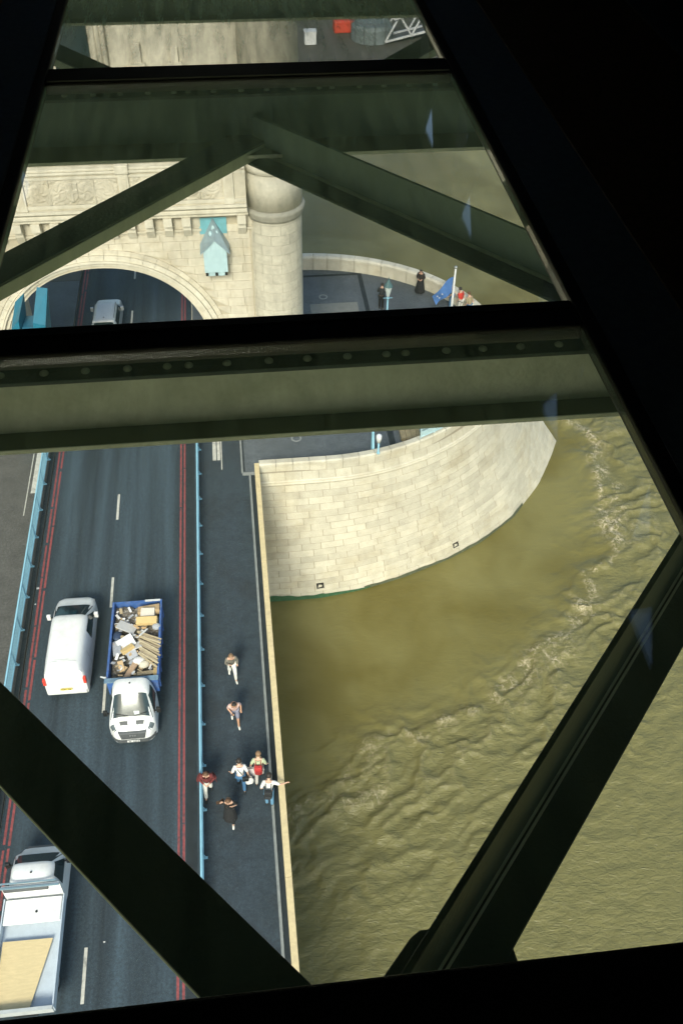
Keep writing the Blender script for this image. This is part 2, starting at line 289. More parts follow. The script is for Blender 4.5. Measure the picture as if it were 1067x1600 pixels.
struct(MB().box(-11.2, -10.99, -30, 45.9, 0.0, 0.006).build('gutter_strip', GUTTER))
struct(MB().box(-3.30, -3.16, -30, 45.9, -0.10, 0.012).build('kerb', GUTTER))
struct(MB().box(-0.16, -0.05, -30, 39.5, 0.0, 0.09).build('kerb', KERB))
struct(MB().box(-0.05, 0.16, -30, 39.5, -0.1, 0.02).build('gutter_strip', GUTTER))
Z1 = -0.116
def sheet(name, m, x0, x1, y0, y1, z, par=None, skew=0):
    return MB().add([(x0, y0, z), (x1, y0, z), (x1+skew, y1, z), (x0+skew, y1, z)], [(0, 1, 2, 3)]).build(name, m, par, recalc=False)
for nm, xc in (('left', -10.63), ('right', -3.80)):
    rl = thing('double_red_line', 'worn double red line painted along the %s' % ('edge of the road beside the mesh barrier' if nm == 'left' else 'edge of the road beside the near footway'), 'road marking')
    rl['kind'] = 'structure'
    for dx in (-.10, .10):
        y = -30
        while y < 75:
            L = random.uniform(5, 14) if nm == 'right' else random.uniform(1.6, 5); L = min(L, 75-y)
            sheet('red_line', RED, xc+dx-.048+random.uniform(-.006, .006), xc+dx+.048+random.uniform(-.006, .006), y, y+L, Z1+.002+.0007*random.random(), rl)
            y += L+random.uniform(.02, .10 if nm == 'right' else .28)
for k in range(-9, 12):
    y1 = 38.87-6.04*k
    if -25 < y1 < 80:
        s_ = sheet('centre_line_dash', WHITEP, -7.29, -7.17, y1-1.95, y1, Z1+.003)
        tag(s_, kind='structure')
for i, (x0, x1, y0, y1) in enumerate([(-2.12,-1.92,41.0,44.5),(-1.87,-1.70,41.0,44.5),(-1.66,-1.60,40.2,44.5),(-11.95,-11.6,39.3,44.5),(-12.15,-12.1,37.6,44.5)]):
    tag(sheet('white_footway_mark', WHITEP, x0, x1, y0, y1, .003), kind='structure')
# small pale litter on the road
for i, (x, y, s_) in enumerate([(-10.9,32.4,.12),(-10.88,31.4,.07),(-6.6,14.8,.06),(-5.4,25.3,.05),(-6.9,17.5,.05)]):
    o = MB().add([(x,y,-.10),(x+s_,y+.02,-.085),(x+s_*.8,y+s_,-.10),(x-.02,y+s_*.9,-.08)], [(0,1,2,3)]).build('litter', PAPER)
    tag(o, ['crumpled pale litter by the left kerb', 'tiny scrap of litter just below the crumpled one by the kerb', 'small scrap of paper on the road by the lowest dash', 'small pale fleck on the road near the tipper', 'small pale scrap on the dark road above the beam'][i], 'litter')

# ---- parapet of the bridge (cream capped)
pp = thing('bridge_parapet', 'straight parapet with cream painted cap along the right edge of the footway', 'parapet', (0.30, 0, 0))
y = -20.0
while y < 39.3:
    y2 = min(y+4.0, 39.3)
    MB().box(-.13, .13, y+.006, y2-.006, 1.04, 1.12).build('cap', CREAM, pp, bevel=.012)
    MB().box(-.05, .05, y+.12, y2-.12, .12, .98).build('panel', BLUEP, pp)
    MB().box(-.09, .09, y, y+.24, 0, 1.04).build('post', BLUEP, pp)
    y = y2
MB().box(-.10, .10, -20, 39.3, 0, .12).build('plinth', GREYST, pp)

# ---- barriers
def barrier(name, x, label, side, infill):
    t = thing(name, label, 'barrier', (x, 0, 0))
    ys_ = [39.95-2.03*k for k in range(-2, 24)]
    MB().box(-.035, .035, ys_[-1], ys_[0], 1.03, 1.09).build('top_rail', BLUEP, t)
    MB().box(-.025, .025, ys_[-1], ys_[0], .12, .17).build('bottom_rail', BLUEP, t)
    pm = MB().box(-.03, .03, -.03, .03, 0, 1.06).box(-.03, .03+.14*side, -.05, .05, 0.002, .03).mesh('post', BLUEP)
    for y_ in ys_:
        q = link('post', pm, t, (0, y_, 0))
        bpost = MB().bar((.02*side, 0, .30), (.11*side, 0, .03), .03, .03)
    bm_ = bpost.mesh('stay', BLUEP)
    for y_ in ys_: link('stay', bm_, t, (0, y_, 0))
    ib = MB(); yy = ys_[-1]
    while yy < ys_[0]:
        ib.box(-.008, .008, yy, yy+.018, .17, 1.03); yy += .085
    for zz in np.arange(.26, 1.0, .11): ib.box(-.007, .007, ys_[-1], ys_[0], zz, zz+.014)
    o = ib.build('infill_mesh', BLUEP, t); o['kind'] = 'stuff'
    return t
barrier('pedestrian_barrier', -11.32, 'pale blue mesh barrier left of the road beside the lighter footway', 1, True)
barrier('pedestrian_barrier', -2.93, 'pale blue barrier between the road and the footway with the walkers', 1, True)

# ================================================================== PIER
def near_top(n_=60):
    P = [(0.42, 39.2), (2.2, 39.2), (4, 39.2)]
    P += [(4+12.5*sin(t), 50.3-11.1*cos(t)) for t in np.linspace(0, pi/2, n_)[1:]]
    return P
def near_bot():
    return [(0.55,38.46),(2.2,38.42),(3.66,38.47),(6.1,38.8),(9.06,39.6),(12.2,40.84),(14.57,42.1),(17.2,44.1),(19.8,47.2),(21.5,50.0),(22.3,51.6)]
def resample(P, n_):
    P = np.array(P, float); d = np.r_[0, np.cumsum(np.hypot(*np.diff(P, axis=0).T))]; t = np.linspace(0, d[-1], n_)
    return np.stack([np.interp(t, d, P[:, 0]), np.interp(t, d, P[:, 1])], 1), d[-1]
def smooth(P, it=3):
    P = np.array(P, float)
    for _ in range(it): P[1:-1] = .25*P[:-2]+.5*P[1:-1]+.25*P[2:]
    return P
NT = 241
TOP, LT = resample(near_top(), NT); BOT, LB = resample(near_bot(), NT); BOT = smooth(BOT, 12)
def wall_pt(t, z, off=0.0):
    k = min(max(t, 0), 1)*(NT-1); i = min(int(k), NT-2); fr2 = k-i
    a = TOP[i]*(1-fr2)+TOP[i+1]*fr2; b2 = BOT[i]*(1-fr2)+BOT[i+1]*fr2
    s_ = min(max((0.6-z)/(0.6-WATER), 0), 1.1); s_ = s_**(1.0+0.15*t)
    p = a*(1-s_)+b2*s_
    tg = (TOP[i+1]-TOP[i]); tg = tg/np.linalg.norm(tg); nrm = np.array([tg[1], -tg[0]])
    return (p[0]+nrm[0]*off, p[1]+nrm[1]*off, z)
pier = thing('bridge_pier', 'massive pale stone pier with curved wall rising out of the brown river', 'pier')
pier['kind'] = 'structure'
core = MB().grid([[wall_pt(t, z, -.014) for z in np.linspace(WATER-1.2, .80, 24)] for t in np.linspace(0, 1, 240)])
core.build('wall_core', MORTAR, pier, recalc=False)
ROWS = np.array([WATER-.25]+list(np.linspace(WATER+.45, -0.55, 18))); cnt = 0
extra = MB()
def stone_mesh(MBo, t0, t1, z0, z1, g, pr_):
    Lm = (LT+LB)/2; e = g/Lm; n_ = 4 if t0 < .25 else 6
    ts = np.linspace(t0+e, t1-e, n_); V_ = []
    for t in ts: V_ += [wall_pt(t, z0+g, pr_), wall_pt(t, z1-g, pr_), wall_pt(t, z0+g*.6, -.03), wall_pt(t, z1-g*.6, -.03)]
    F_ = [(0,1,3,2)]
    for i in range(n_-1):
        a, b2 = 4*i, 4*i+4; F_ += [(a, b2, b2+1, a+1), (a+2, b2+2, b2, a), (a+1, b2+1, b2+3, a+3)]
    a = 4*(n_-1); F_.append((a+2, a+3, a+1, a)); MBo.add(V_, F_)
stones = []
for ri in range(len(ROWS)-1):
    z0, z1 = ROWS[ri], ROWS[ri+1]; Lm = LT+(LB-LT)*((0.6-z0)/(0.6-WATER)); t = 0.0; first = True
    while t < 1:
        base = 1.35+.55*t; Ls = (base*(1+random.choice([-.18, -.05, 0, 0, .08, .2]))) if not first else (base if ri % 2 else base*.5); first = False
        t2 = t+Ls/Lm
        if t2 > 1-.5/Lm: t2 = 1
        stones.append((t, t2, z0, z1)); t = t2
stones.sort(key=lambda s_: -((s_[1]-s_[0])*(s_[3]-s_[2])*(1+1.2*s_[0])*(1+.02*(s_[2]+10))) if s_[0] < .96 else 0)
for k, (t, t2, z0, z1) in enumerate(stones):
    if k < 296:
        m_ = MB(); stone_mesh(m_, t, t2, z0, z1, .017, random.uniform(-.004, .012)); m_.build('stone', STONE, pier, recalc=False)
    else: stone_mesh(extra, t, t2, z0, z1, .017, random.uniform(-.004, .012))
if extra.v: tag(extra.build('stonework', STONE, pier, recalc=False), kind='stuff')
# moulded band, parapet wall and coping that follow the rim
def sweep(prof, t0=0, t1=1, n_=90):   # prof: list of (off, z) closed loop
    P = [[wall_pt(t, z, o_) for (o_, z) in prof+[prof[0]]] for t in np.linspace(t0, t1, n_)]
    return MB().grid(P)
def sweep_top(prof, t0=0, t1=1, n_=90):
    P = []
    for t in np.linspace(t0, t1, n_):
        row = []
        for (o_, z) in prof+[prof[0]]:
            x, y_, _ = wall_pt(t, 0.7, o_); row.append((x, y_, z))
        P.append(row)
    return MB().grid(P)
sweep([(-.1, -.54), (.02, -.53), (.07, -.44), (.07, -.40), (.03, -.36), (.03, -.28), (.09, -.22), (.02, -.165), (-.1, -.16)]).build('moulded_band', STONE, pier)
# parapet blocks
nb = 24
for k in range(nb):
    t0 = k/nb+.0006; t1 = (k+1)/nb-.0006
    sweep_top([(-.36, .0), (-.36, .86), (.0, .86), (.0, .40), (-.3, .40)], t0, t1, 5).build('parapet_block', STONE, pier)
    sh_ = .5/nb; sweep([(-.30, .384), (.0, .384), (.0, -.15), (-.3, -.15)], t0-sh_ if k else 0, t1-sh_, 5).build('parapet_block', STONE, pier)
    sweep_top([(-.46, .87), (-.46, .98), (-.36, 1.08), (-.02, 1.10), (.05, 1.03), (.05, .87)], t0, t1, 5).build('coping_stone', STONE, pier)
# far half of the pier: far wall and far parapet (seen from inside)
FAR = [(0.42, 61.4), (4, 61.4)]+[(4+12.5*sin(t), 50.3+11.1*cos(t)) for t in np.linspace(0, pi/2, 40)[1:]]
FARP, LF = resample(FAR, 121)
def far_pt(t, off, z):
    k = min(max(t, 0), 1)*120; i = min(int(k), 119); q = FARP[i]*(1-(k-i))+FARP[i+1]*(k-i); tg = FARP[i+1]-FARP[i]; tg /= np.linalg.norm(tg)
    return (q[0]-tg[1]*off, q[1]+tg[0]*off, z)
nb = 22
for k in range(nb):
    t0 = k/nb+.0008; t1 = (k+1)/nb-.0008
    MB().grid([[far_pt(t, o_, z) for o_, z in [(-.40,0),(-.40,.84),(-.02,.84),(.0,-.2),(-.40,0)]] for t in np.linspace(t0, t1, 5)]).build('parapet_block', STONE, pier)
    MB().grid([[far_pt(t, o_, z) for o_, z in [(-.5,.845),(-.5,.98),(-.38,1.08),(0,1.10),(.1,1.0),(.1,.845),(-.5,.845)]] for t in np.linspace(t0, t1, 5)]).build('coping_stone', TRIM, pier)
MB().grid([[far_pt(t, .02+(.0 if z > 0 else (0.6-z)*.12*(1+3*t)), z) for z in (.8, -3, -6, WATER-1.2)] for t in np.linspace(0, 1, 60)]).build('far_wall', GREYST, pier)
poly = [(wall_pt(t, .7, -.3)[0], wall_pt(t, .7, -.3)[1]) for t in np.linspace(0, 1, 60)] + [(far_pt(t, -.35, 0)[0], far_pt(t, -.35, 0)[1]) for t in np.linspace(1, 0, 60)]
poly = [(-.46, 39.75)] + [(max(p[0], 0.0), p[1]) for p in poly] + [(-3.2, 61.4), (-3.2, 46.0), (-.46, 46.0)]
deck = struct(MB().prism(poly, -1.0, 0.004).build('pier_deck', PAVE)); deck['label'] = 'blue grey paved deck of the pier inside its curved stone parapet'
MB().box(-14.9, 0.40, 39.56, 61.0, -9.9, -0.2).build('pier_body', GREYST, pier)
MB().box(-15, -11, 45.9, 61.0, -.2, 0.0).build('deck_slab', PAVE, pier)
# deck border, light slab, drain channels, round covers
struct(MB().box(-.50, .16, 39.58, 39.78, .0, .05).build('kerb', KERB))
struct(MB().box(-.56, -.47, 39.78, 45.9, .0, .05).build('kerb', KERB))
bo = MB().box(-.44, -.36, 39.9, 45.9, .005, .012).build('drain_channel', GUTTER); struct(bo)
LSLAB = mat('pale_paving', (0.20, 0.20, 0.18), 0.8, var=.12)
struct(sheet('pale_paving', LSLAB, 4.75, 8.0, 50.2, 56.45, .009)); 
struct(sheet('drain_channel', GUTTER, 8.45, 8.75, 48.2, 60.2, .010)); struct(sheet('drain_channel', GUTTER, 3.7, 8.45, 59.95, 60.2, .011))
struct(sheet('drain_channel', GUTTER, 8.0, 8.35, 40.9, 47, .010))
for i, (x, y_) in enumerate([(5.75, 57.3), (2.7, 42.47)]):
    mh = MB(); n_ = 24
    for k in range(n_):
        a0, a1 = 2*pi*k/n_, 2*pi*(k+1)/n_
        mh.hexa([(x+q*cos(a2), y_+q*sin(a2), z) for z in (.004, .016) for (q, a2) in ((.22, a0), (.30, a0), (.30, a1), (.22, a1))])
    o = thing('manhole_cover', ['round pale rimmed cover set in the far deck beside the turret', 'round pale rimmed cover set in the near deck just under the girder'][i], 'manhole cover')
    mh.build('rim', mat('pale_iron', (.25, .26, .25), .6), o); MB().lathe((x, y_), [(.002, .2), (.012, .2)], 20).build('lid', PAVE, o)
# algae, water-line stain, drain openings
al = MB().grid([[wall_pt(t, z+(.04*math.sin(t*60)+.03*math.sin(t*171) if z > -9.3 else 0), .035) for z in (WATER-.3, WATER+.05, WATER+.34*max(0, 1-t/.235)+.04)] for t in np.linspace(0, .235, 60)])
al.build('algae', GREEN, pier, recalc=False)
al = MB().grid([[wall_pt(t, z+(.02*math.sin(t*140)+.03*math.sin(t*37+1) if z > -9.4 else 0), .030) for z in (WATER-.3, WATER+.16)] for t in np.linspace(.22, .72, 120)])
al.build('tide_stain', mat('tide_stain', (.085, .095, .055), .8, var=.4, scale=5), pier, recalc=False)
for tt, z in ((.118, -8.55), (.47, -8.6)):
    # square drain openings with broken stone in them
    dt = .30/LB
    o = MB()
    for (ta, tb, za, zb) in ((-1,1,.24,.32),(-1,1,-.32,-.24),(-1,-.78,-.24,.24),(.78,1,-.24,.24)):
        p = [wall_pt(tt+a_*dt, z+b_, o_) for o_ in (-.02, .045) for (a_, b_) in ((ta, za), (tb, za), (tb, zb), (ta, zb))]; o.hexa(p)
    o.build('drain_frame', GREYST, pier)
    p = [wall_pt(tt+a_*dt, z+b_, .022) for (a_, b_) in ((-.8,-.24),(.8,-.24),(.8,.24),(-.8,.24))]
    MB().add(p, [(0,1,2,3)]).build('drain_opening', BLACK, pier, recalc=False)  # flat black sheet painting the dark depth of the opening
    MB().hexa([wall_pt(tt+a_*dt, z+b_, o_) for o_ in (.0, .04) for (a_, b_) in ((-.5,-.14),(.35,-.10),(.4,.04),(-.3,.10))]).build('stone_wedge', STONE, pier)

# ================================================================== TOWER
tw = thing('bridge_tower', 'pale stone gothic bridge tower with road arch, carved balcony and round corner turret', 'tower')
tw['kind'] = 'structure'
CX, AA, ZS, AB = -7.2, 5.6, 4.0, 5.6
def arch_z(x, grow=0):
    q = (x-CX)/(AA+grow)
    return -9 if abs(q) >= 1 else ZS+(AB+grow)*(1-abs(q)**2.15)**(1/2.0)
YF = 46.0
core = MB(); xs_ = np.linspace(CX-9.3, CX+9.3, 94)
for a1, b1 in zip(xs_[:-1], xs_[1:]):
    za, zb = max(arch_z(a1), -.2), max(arch_z(b1), -.2)
    core.hexa([(a1,YF,za),(b1,YF,zb),(b1,YF+1.2,zb),(a1,YF+1.2,za),(a1,YF,12.6),(b1,YF,12.6),(b1,YF+1.2,12.6),(a1,YF+1.2,12.6)])
core.build('front_wall', mat('tan_mortar', (.44, .39, .29), .9), tw)
core = MB()
for a1, b1 in zip(xs_[:-1], xs_[1:]):
    za, zb = max(arch_z(a1, 1.5), -.2), max(arch_z(b1, 1.5), -.2)
    core.hexa([(a1,54.8,za),(b1,54.8,zb),(b1,56,zb),(a1,56,za),(a1,54.8,12.6),(b1,54.8,12.6),(b1,56,12.6),(a1,56,12.6)])
core.build('rear_wall', TSTONE, tw)  # rear arch made wider to let more light into the passage
MB().box(CX+AA+.5, 1.2, YF+1.2, 54.8, -.2, 12.6).build('side_wall', TSTONE, tw); MB().box(-14.9, CX-AA-.5, YF+1.2, 54.8, -.2, 12.6).build('side_wall', TSTONE, tw)
MB().box(-15.2, 1.4, 47.0, 56, 12.62, 33.5).build('upper_storeys', GREYST, tw)
# facing stones on the spandrels
mesh_n = 0; z = 1.6; row = 0
GROW = 1.0
while z < 11.45:
    hh = random.choice([.42, .48, .52]); x = CX-8.2-(.4 if row % 2 else 0)
    while x < 0.75:
        L = random.choice([.7, .9, 1.15]); x2 = min(x+L, .78)
        if .78-x2 < .3: x2 = .78
        if x2-x > .05 and x > -11.2:
            zl = min(max(z, arch_z(x, GROW)), z+hh-.012); zr = min(max(z, arch_z(x2, GROW)), z+hh-.012); ztop = z+hh
            if min(zl, zr) < ztop-.06:
                d = random.uniform(.03, .05)
                MB().hexa([(x+.012,YF-d,zl+.012),(x2-.012,YF-d,zr+.012 if zr < ztop-.04 else zr),(x2-.004,YF+.01,zr),(x+.004,YF+.01,zl),(x+.012,YF-d,ztop-.012 if zl < ztop-.04 else zl),(x2-.012,YF-d,ztop-.012 if zr < ztop-.04 else zr),(x2-.004,YF+.01,ztop),(x+.004,YF+.01,ztop)]).build('stone', TSTONE, tw, recalc=False); mesh_n += 1
        x = x2 if x2 > x else x+.1
        if x2 >= .78: break
    z += hh; row += 1
# arch: rings of voussoirs stepping inwards and a moulding
def arch_path(grow, n_=61):
    P = []
    for k in range(n_):
        th = pi*k/(n_-1); c_ = cos(th); xx = CX-(AA+grow)*(abs(c_)**.96)*(1 if c_ > 0 else -1); P.append((xx, max(arch_z(xx, grow), ZS)))
    P[0] = (P[0][0], 0.0); P.insert(1, (P[0][0], ZS*.6)); P[-1] = (P[-1][0], 0.0); P.insert(-1, (P[-1][0], ZS*.6))
    return P
def ring(g0, g1, y0, y1, name, m_, pieces=None, bevel=0):
    A_, B_ = arch_path(g0), arch_path(g1)
    segs = [(0, len(A_)-1)] if not pieces else [(i*(len(A_)-1)//pieces, (i+1)*(len(A_)-1)//pieces) for i in range(pieces)]
    for (i0, i1) in segs:
        o = MB(); P = []
        for i in range(i0, i1+1):
            (ax, az), (bx, bz) = A_[i], B_[i]; P.append([(ax, y0, az), (bx, y0, bz), (bx, y1, bz), (ax, y1, az), (ax, y0, az)])
        if pieces:
            def lerp(p, q, s_): return tuple(p[j]*(1-s_)+q[j]*s_ for j in range(3))
            P[0] = [lerp(p, q, .03) for p, q in zip(P[0], P[1])]; P[-1] = [lerp(p, q, .03) for p, q in zip(P[-1], P[-2])]
        o.grid(P); o.add(P[0][:4], [(0,1,2,3)]); o.add(P[-1][:4], [(3,2,1,0)]); o.build(name, m_, tw)
ring(.74, 1.0, YF-.10, YF+.1, 'voussoir', TSTONE, 31)
ring(.46, .72, YF-.20, YF+.1, 'voussoir', TRIM, 31)
ring(.34, .44, YF-.30, YF+.1, 'arch_moulding', TRIM)
ring(.12, .32, YF-.14, YF+.3, 'voussoir', TRIM, 31)
ring(-.06, .10, YF-.04, YF+.8, 'arch_moulding', TSTONE)
# corbel table
cb_m = MB()
cb_m.hexa([(-.21,-.06,0),(.21,-.06,0),(.21,.05,0),(-.21,.05,0),(-.21,-.32,.46),(.21,-.32,.46),(.21,.05,.46),(-.21,.05,.46)])
cb_m.box(-.21, .21, -.34, .05, .47, .80).box(-.215, .215, -.62, .05, .82, 1.26)
cbm = cb_m.mesh('corbel', TRIM)
pan = MB().box(-.24, .24, -.03, .02, .40, 1.10).box(-.24, .24, -.12, .02, 1.12, 1.26).box(-.24,.24,-.10,.02,.26,.38)
pan.grid([[(-.2+.4*i/8, -.045-.03*sin(pi*i/8)*(1 if j < 3 else .4), .48+.16*j+.04*sin(pi*i/8)) for j in range(4)] for i in range(9)])
panm = pan.mesh('corbel_panel', TSTONE)
k = 0
for i in range(-3, 12):
    x = -8.9+.93*i
    if x > .5: break
    if -1.9 < x < -.25: continue
    link('corbel', cbm, tw, (x, YF-.04, 11.20)); link('corbel_panel', panm, tw, (x+.465, YF-.04, 11.20))
# ledge, string course, balcony
MB().box(CX-9, .75, 45.42, 46.2, 12.47, 12.66).build('string_course', TRIM, tw, bevel=.03)
MB().box(CX-9, .72, 45.28, 46.2, 12.67, 12.90).build('string_course', TRIM, tw, bevel=.05)
MB().add([(CX-9,45.14,13.05),(.7,45.14,13.05),(.7,45.30,12.91),(CX-9,45.30,12.91),(CX-9,45.14,13.18),(.7,45.14,13.18),(.7,47,13.30),(CX-9,47,13.30),(.7,46.5,12.91),(CX-9,46.5,12.91)],
         [(0,1,5,4),(3,2,1,0),(4,5,6,7),(9,8,2,3)]).build('balcony_ledge', TRIM, tw)
MB().box(CX-9, .7, 45.30, 45.62, 13.2, 15.0).build('balcony_wall', TSTONE, tw)
MB().box(CX-9, .7, 45.18, 45.74, 15.01, 15.13).build('coping', TRIM, tw, bevel=.03)
MB().box(CX-9, .7, 45.26, 45.66, 15.14, 15.26).build('coping', TRIM, tw, bevel=.03)
MB().box(CX-9, .7, 45.62, 47.0, 13.2, 13.4).build('balcony_floor', GREYST, tw)
MB().box(CX-9, .7, 45.24, 45.31, 14.78, 14.92).build('panel_rail', TRIM, tw); MB().box(CX-9, .7, 45.22, 45.31, 13.30, 13.48).build('panel_rail', TRIM, tw)
for i, xp in enumerate((-10.2, -5.17, -.14)):
    MB().box(xp-.25, xp+.25, 45.18, 45.31, 13.22, 15.0).build('pilaster', TRIM, tw, bevel=.02)
    MB().box(xp-.13, xp+.13, 45.15, 45.18, 13.55, 14.75).build('pilaster_panel', TSTONE, tw)
    MB().box(xp-.36, xp+.30, 45.10, 45.80, 15.0, 15.42).build('pilaster_cap', TRIM, tw, bevel=.03)
def carved(x0, x1):
    n_, m_ = 120, 36; P = []
    xsn = np.linspace(0, 1, n_); zsn = np.linspace(0, 1, m_); XX, ZZ = np.meshgrid(xsn, zsn, indexing='ij'); Wd = (x1-x0)
    rel = .05*ridg(fbm(XX*16, ZZ*5, 200, 3))**2
    cx_ = (XX-.5)*Wd; cz_ = (ZZ-.5)*1.25
    def dome(a, b2, rr, hh): return hh*np.sqrt(np.clip(1-((cx_-a)**2+(cz_-b2)**2)/rr**2, 0, 1))
    sh = (np.abs(cx_) < .30*np.clip(1.5-np.abs(np.minimum(cz_, 0))*2.2, 0, 1)) & (np.abs(cz_) < .46)
    rel = np.where(sh, .10+.04*((np.abs(cx_) < .09) | (np.abs(cz_-.05) < .09)), rel)
    for a in (-.62, .62):
        q = np.hypot(cx_-a, cz_); th = np.arctan2(cz_, cx_-a)
        rel = np.maximum(rel, np.where(q < .46, .05+.07*(.35+.65*fbm(XX*34, ZZ*11, 210, 2))*np.abs(np.sin(th*2.5+q*5+3*fbm(XX*9, ZZ*4, 215, 2)))*np.clip(1-q/.46, 0, 1)**.4, 0))
    for a in (-1.55, 1.55):
        q = np.hypot(cx_-a, cz_*1.1); th = np.arctan2(cz_, cx_-a)
        rel = np.maximum(rel, np.where(q < .5, .03+.05*fbm(XX*30, ZZ*10, 220, 2)*np.abs(np.sin(th*2-q*8+4*fbm(XX*7, ZZ*4, 225, 2))), 0))
    rel[np.abs(np.abs(cx_)-1.08) < .04] = .07
    for i in range(n_): P.append([(x0+Wd*XX[i, j], 45.285-rel[i, j], 13.52+1.23*ZZ[i, j]) for j in range(m_)])
    return MB().grid(P).build('carved_panel', TSTONE, tw, smooth=False)
carved(-9.9, -5.5); carved(-4.85, -.45)
# features of the upper wall behind the balcony
for xp, zt, w_ in ((-3.87, 20.4, .16), (-2.18, 20.15, .16)):
    MB().box(xp-w_, xp+w_, 46.78, 47.0, 19.5, zt).build('window_pier', TRIM, tw); MB().box(xp-.32, xp+.32, 46.66, 47.0, 18.6, 19.5).build('window_sill', TRIM, tw)
for j in range(3): MB().tube([(-5.75+.22*j, 46.86, 17), (-5.75+.22*j, 46.86, 26)], .13, 10).build('wall_shaft', TRIM, tw, smooth=True)
MB().box(-7.6, -6.0, 46.90, 47.0, 18.5, 24).build('window', DGLASS, tw); MB().box(-7.75, -7.6, 46.78, 47.0, 18.5, 24).build('window_frame', TRIM, tw)
# corner turret
TC = (2.1, 46.75); R0 = 1.46
MB().lathe(TC, [(-.2, R0-.03), (12.0, R0-.03)], 40).build('turret_shaft', mat('turret_mortar', (.36, .33, .26), .9), tw, smooth=True)
z = 1.2; nst = 0; rr_ = 0
while z < 11.9:
    hh = .56; nseg = 9; off = (rr_ % 2)*pi/nseg
    for k in range(nseg):
        a0, a1 = 2*pi*k/nseg+off, 2*pi*(k+1)/nseg+off; am = (a0+a1)/2
        if sin(am) > .45: continue
        P = [[(TC[0]+R0*cos(a_), TC[1]+R0*sin(a_), zz) for zz in (z+.008, min(z+hh, 11.98)-.008)] for a_ in np.linspace(a0+.006, a1-.006, 6)]
        o = MB().grid(P); o.build('stone', GREYST, tw, smooth=True, recalc=False); nst += 1
    z += hh; rr_ += 1
MB().lathe(TC, [(11.98, R0-.02), (12.0, R0+.06), (12.15, R0+.1), (12.35, R0+.16), (12.45, R0+.18), (12.50, R0+.12), (12.56, R0+.06)], 48).build('turret_moulding', mat('weathered_granite', (.36,.34,.28), .9, var=.2), tw, smooth=True)
MB().lathe(TC, [(12.6, R0+.04), (14.5, R0+.04)], 40).build('turret_drum', GREYST, tw, smooth=True)
MB().lathe(TC, [(14.5, R0+.02), (14.55, R0+.12), (14.8, R0+.16), (14.95, R0+.05), (15.0, R0-.02)], 48).build('turret_moulding', GREYST, tw, smooth=True)
MB().lathe(TC, [(14.9, R0-.04), (33.5, R0-.04)], 40).build('turret_drum', GREYST, tw, smooth=True)
for s_ in (-1,): MB().lathe((CX*2-TC[0], TC[1]), [(-.2, R0), (33.5, R0)], 32).build('turret_shaft', GREYST, tw, smooth=True)
# pale blue hood box on the wall
hb = thing('wall_lantern_box', 'pale blue gabled metal box fixed to the tower wall right of the arch', 'lantern box', (-1.08, YF-.05, 9.2))
MB().box(-.70, .70, -.03, 0, 2.05, 2.95).build('back_panel', BLUEB if False else mat('teal_panel', (.16, .40, .46), .5), hb)
F_, B_ = -.85, -.03
body = MB().add([(-.60,F_,.28),(.60,F_,.28),(.60,F_,1.55),(0,F_,2.15),(-.60,F_,1.55),(-.60,B_,.28),(.60,B_,.28),(.60,B_,1.6),(0,B_,2.85),(-.60,B_,1.6)],
         [(0,1,2,3,4),(5,0,4,9),(1,6,7,2),(5,6,1,0)]); body.build('body', TEALW, hb)
MB().add([(.76,F_-.08,1.40),(0,F_-.08,2.20),(0,B_,2.95),(.76,B_,1.48),(.76,F_-.08,1.33),(0,F_-.08,2.12),(0,B_,2.87),(.76,B_,1.40)], [(0,1,2,3),(4,5,1,0),(7,6,5,4)]).build('roof_slope', mat('shaded_blue', (.26, .34, .38), .5), hb)  # roof slopes: shade put into a greyer blue than the front
MB().add([(-.76,F_-.08,1.40),(0,F_-.08,2.20),(0,B_,2.95),(-.76,B_,1.48),(-.76,F_-.08,1.33),(0,F_-.08,2.12),(0,B_,2.87),(-.76,B_,1.40)], [(3,2,1,0),(0,1,5,4)]).build('roof_slope', mat('shaded_blue', (.26, .34, .38), .5), hb)
for j, (fx, fz) in enumerate(((-.16,2.3),(.16,2.3),(0,2.55),(-.08,2.05),(.1,2.0))): MB().sphere((fx, -.5+.2*j*.3, fz), .10, .10, .16, 8, 5).build('crest_knob', TEALW, hb, smooth=True)
MB().box(-.52, .52, -.75, 0, .02, .28).build('bottom_tray', TEALW, hb)
for fx in (-.5, 0, .5): MB().box(fx-.07, fx+.07, -.80, -.76, .05, .22).build('bracket', BLACK, hb)
# bright blue steelwork left of the arch
bs_ = thing('blue_gate_housing', 'bright blue painted steel panels standing at the left side of the arch', 'steel housing', (-10.4, 43.4, 0))
MB().hexa([(-2.6,-.6,0),(-1.6,-.6,0),(-1.6,1.2,0),(-2.6,1.2,0),(-1.25,-.5,8.0),(-.75,-.5,8.6),(-.50,.9,9.3),(-1.05,.9,8.8)]).build('panel', BLUEB, bs_)
MB().hexa([(-1.2,-.6,0),(-.45,-.6,0),(-.4,1.2,0),(-1.1,1.2,0),(-.08,-.5,8.4),(.50,-.5,8.2),(.72,.9,9.5),(.20,.9,9.6)]).build('panel', BLUEB, bs_)
MB().bar((-1.5,-.62,6.3), (-.3,-.62,6.8), .12, .1).build('cross_rail', BLUEP, bs_); MB().hexa([(-1.6,-.3,0),(-1.2,-.3,0),(-1.2,.8,0),(-1.6,.8,0),(-.74,-.3,8),(-.1,-.3,8),(-.1,.8,8),(-.74,.8,8)]).build('recess_plate', mat('deep_blue', (.02, .12, .2), .5), bs_)

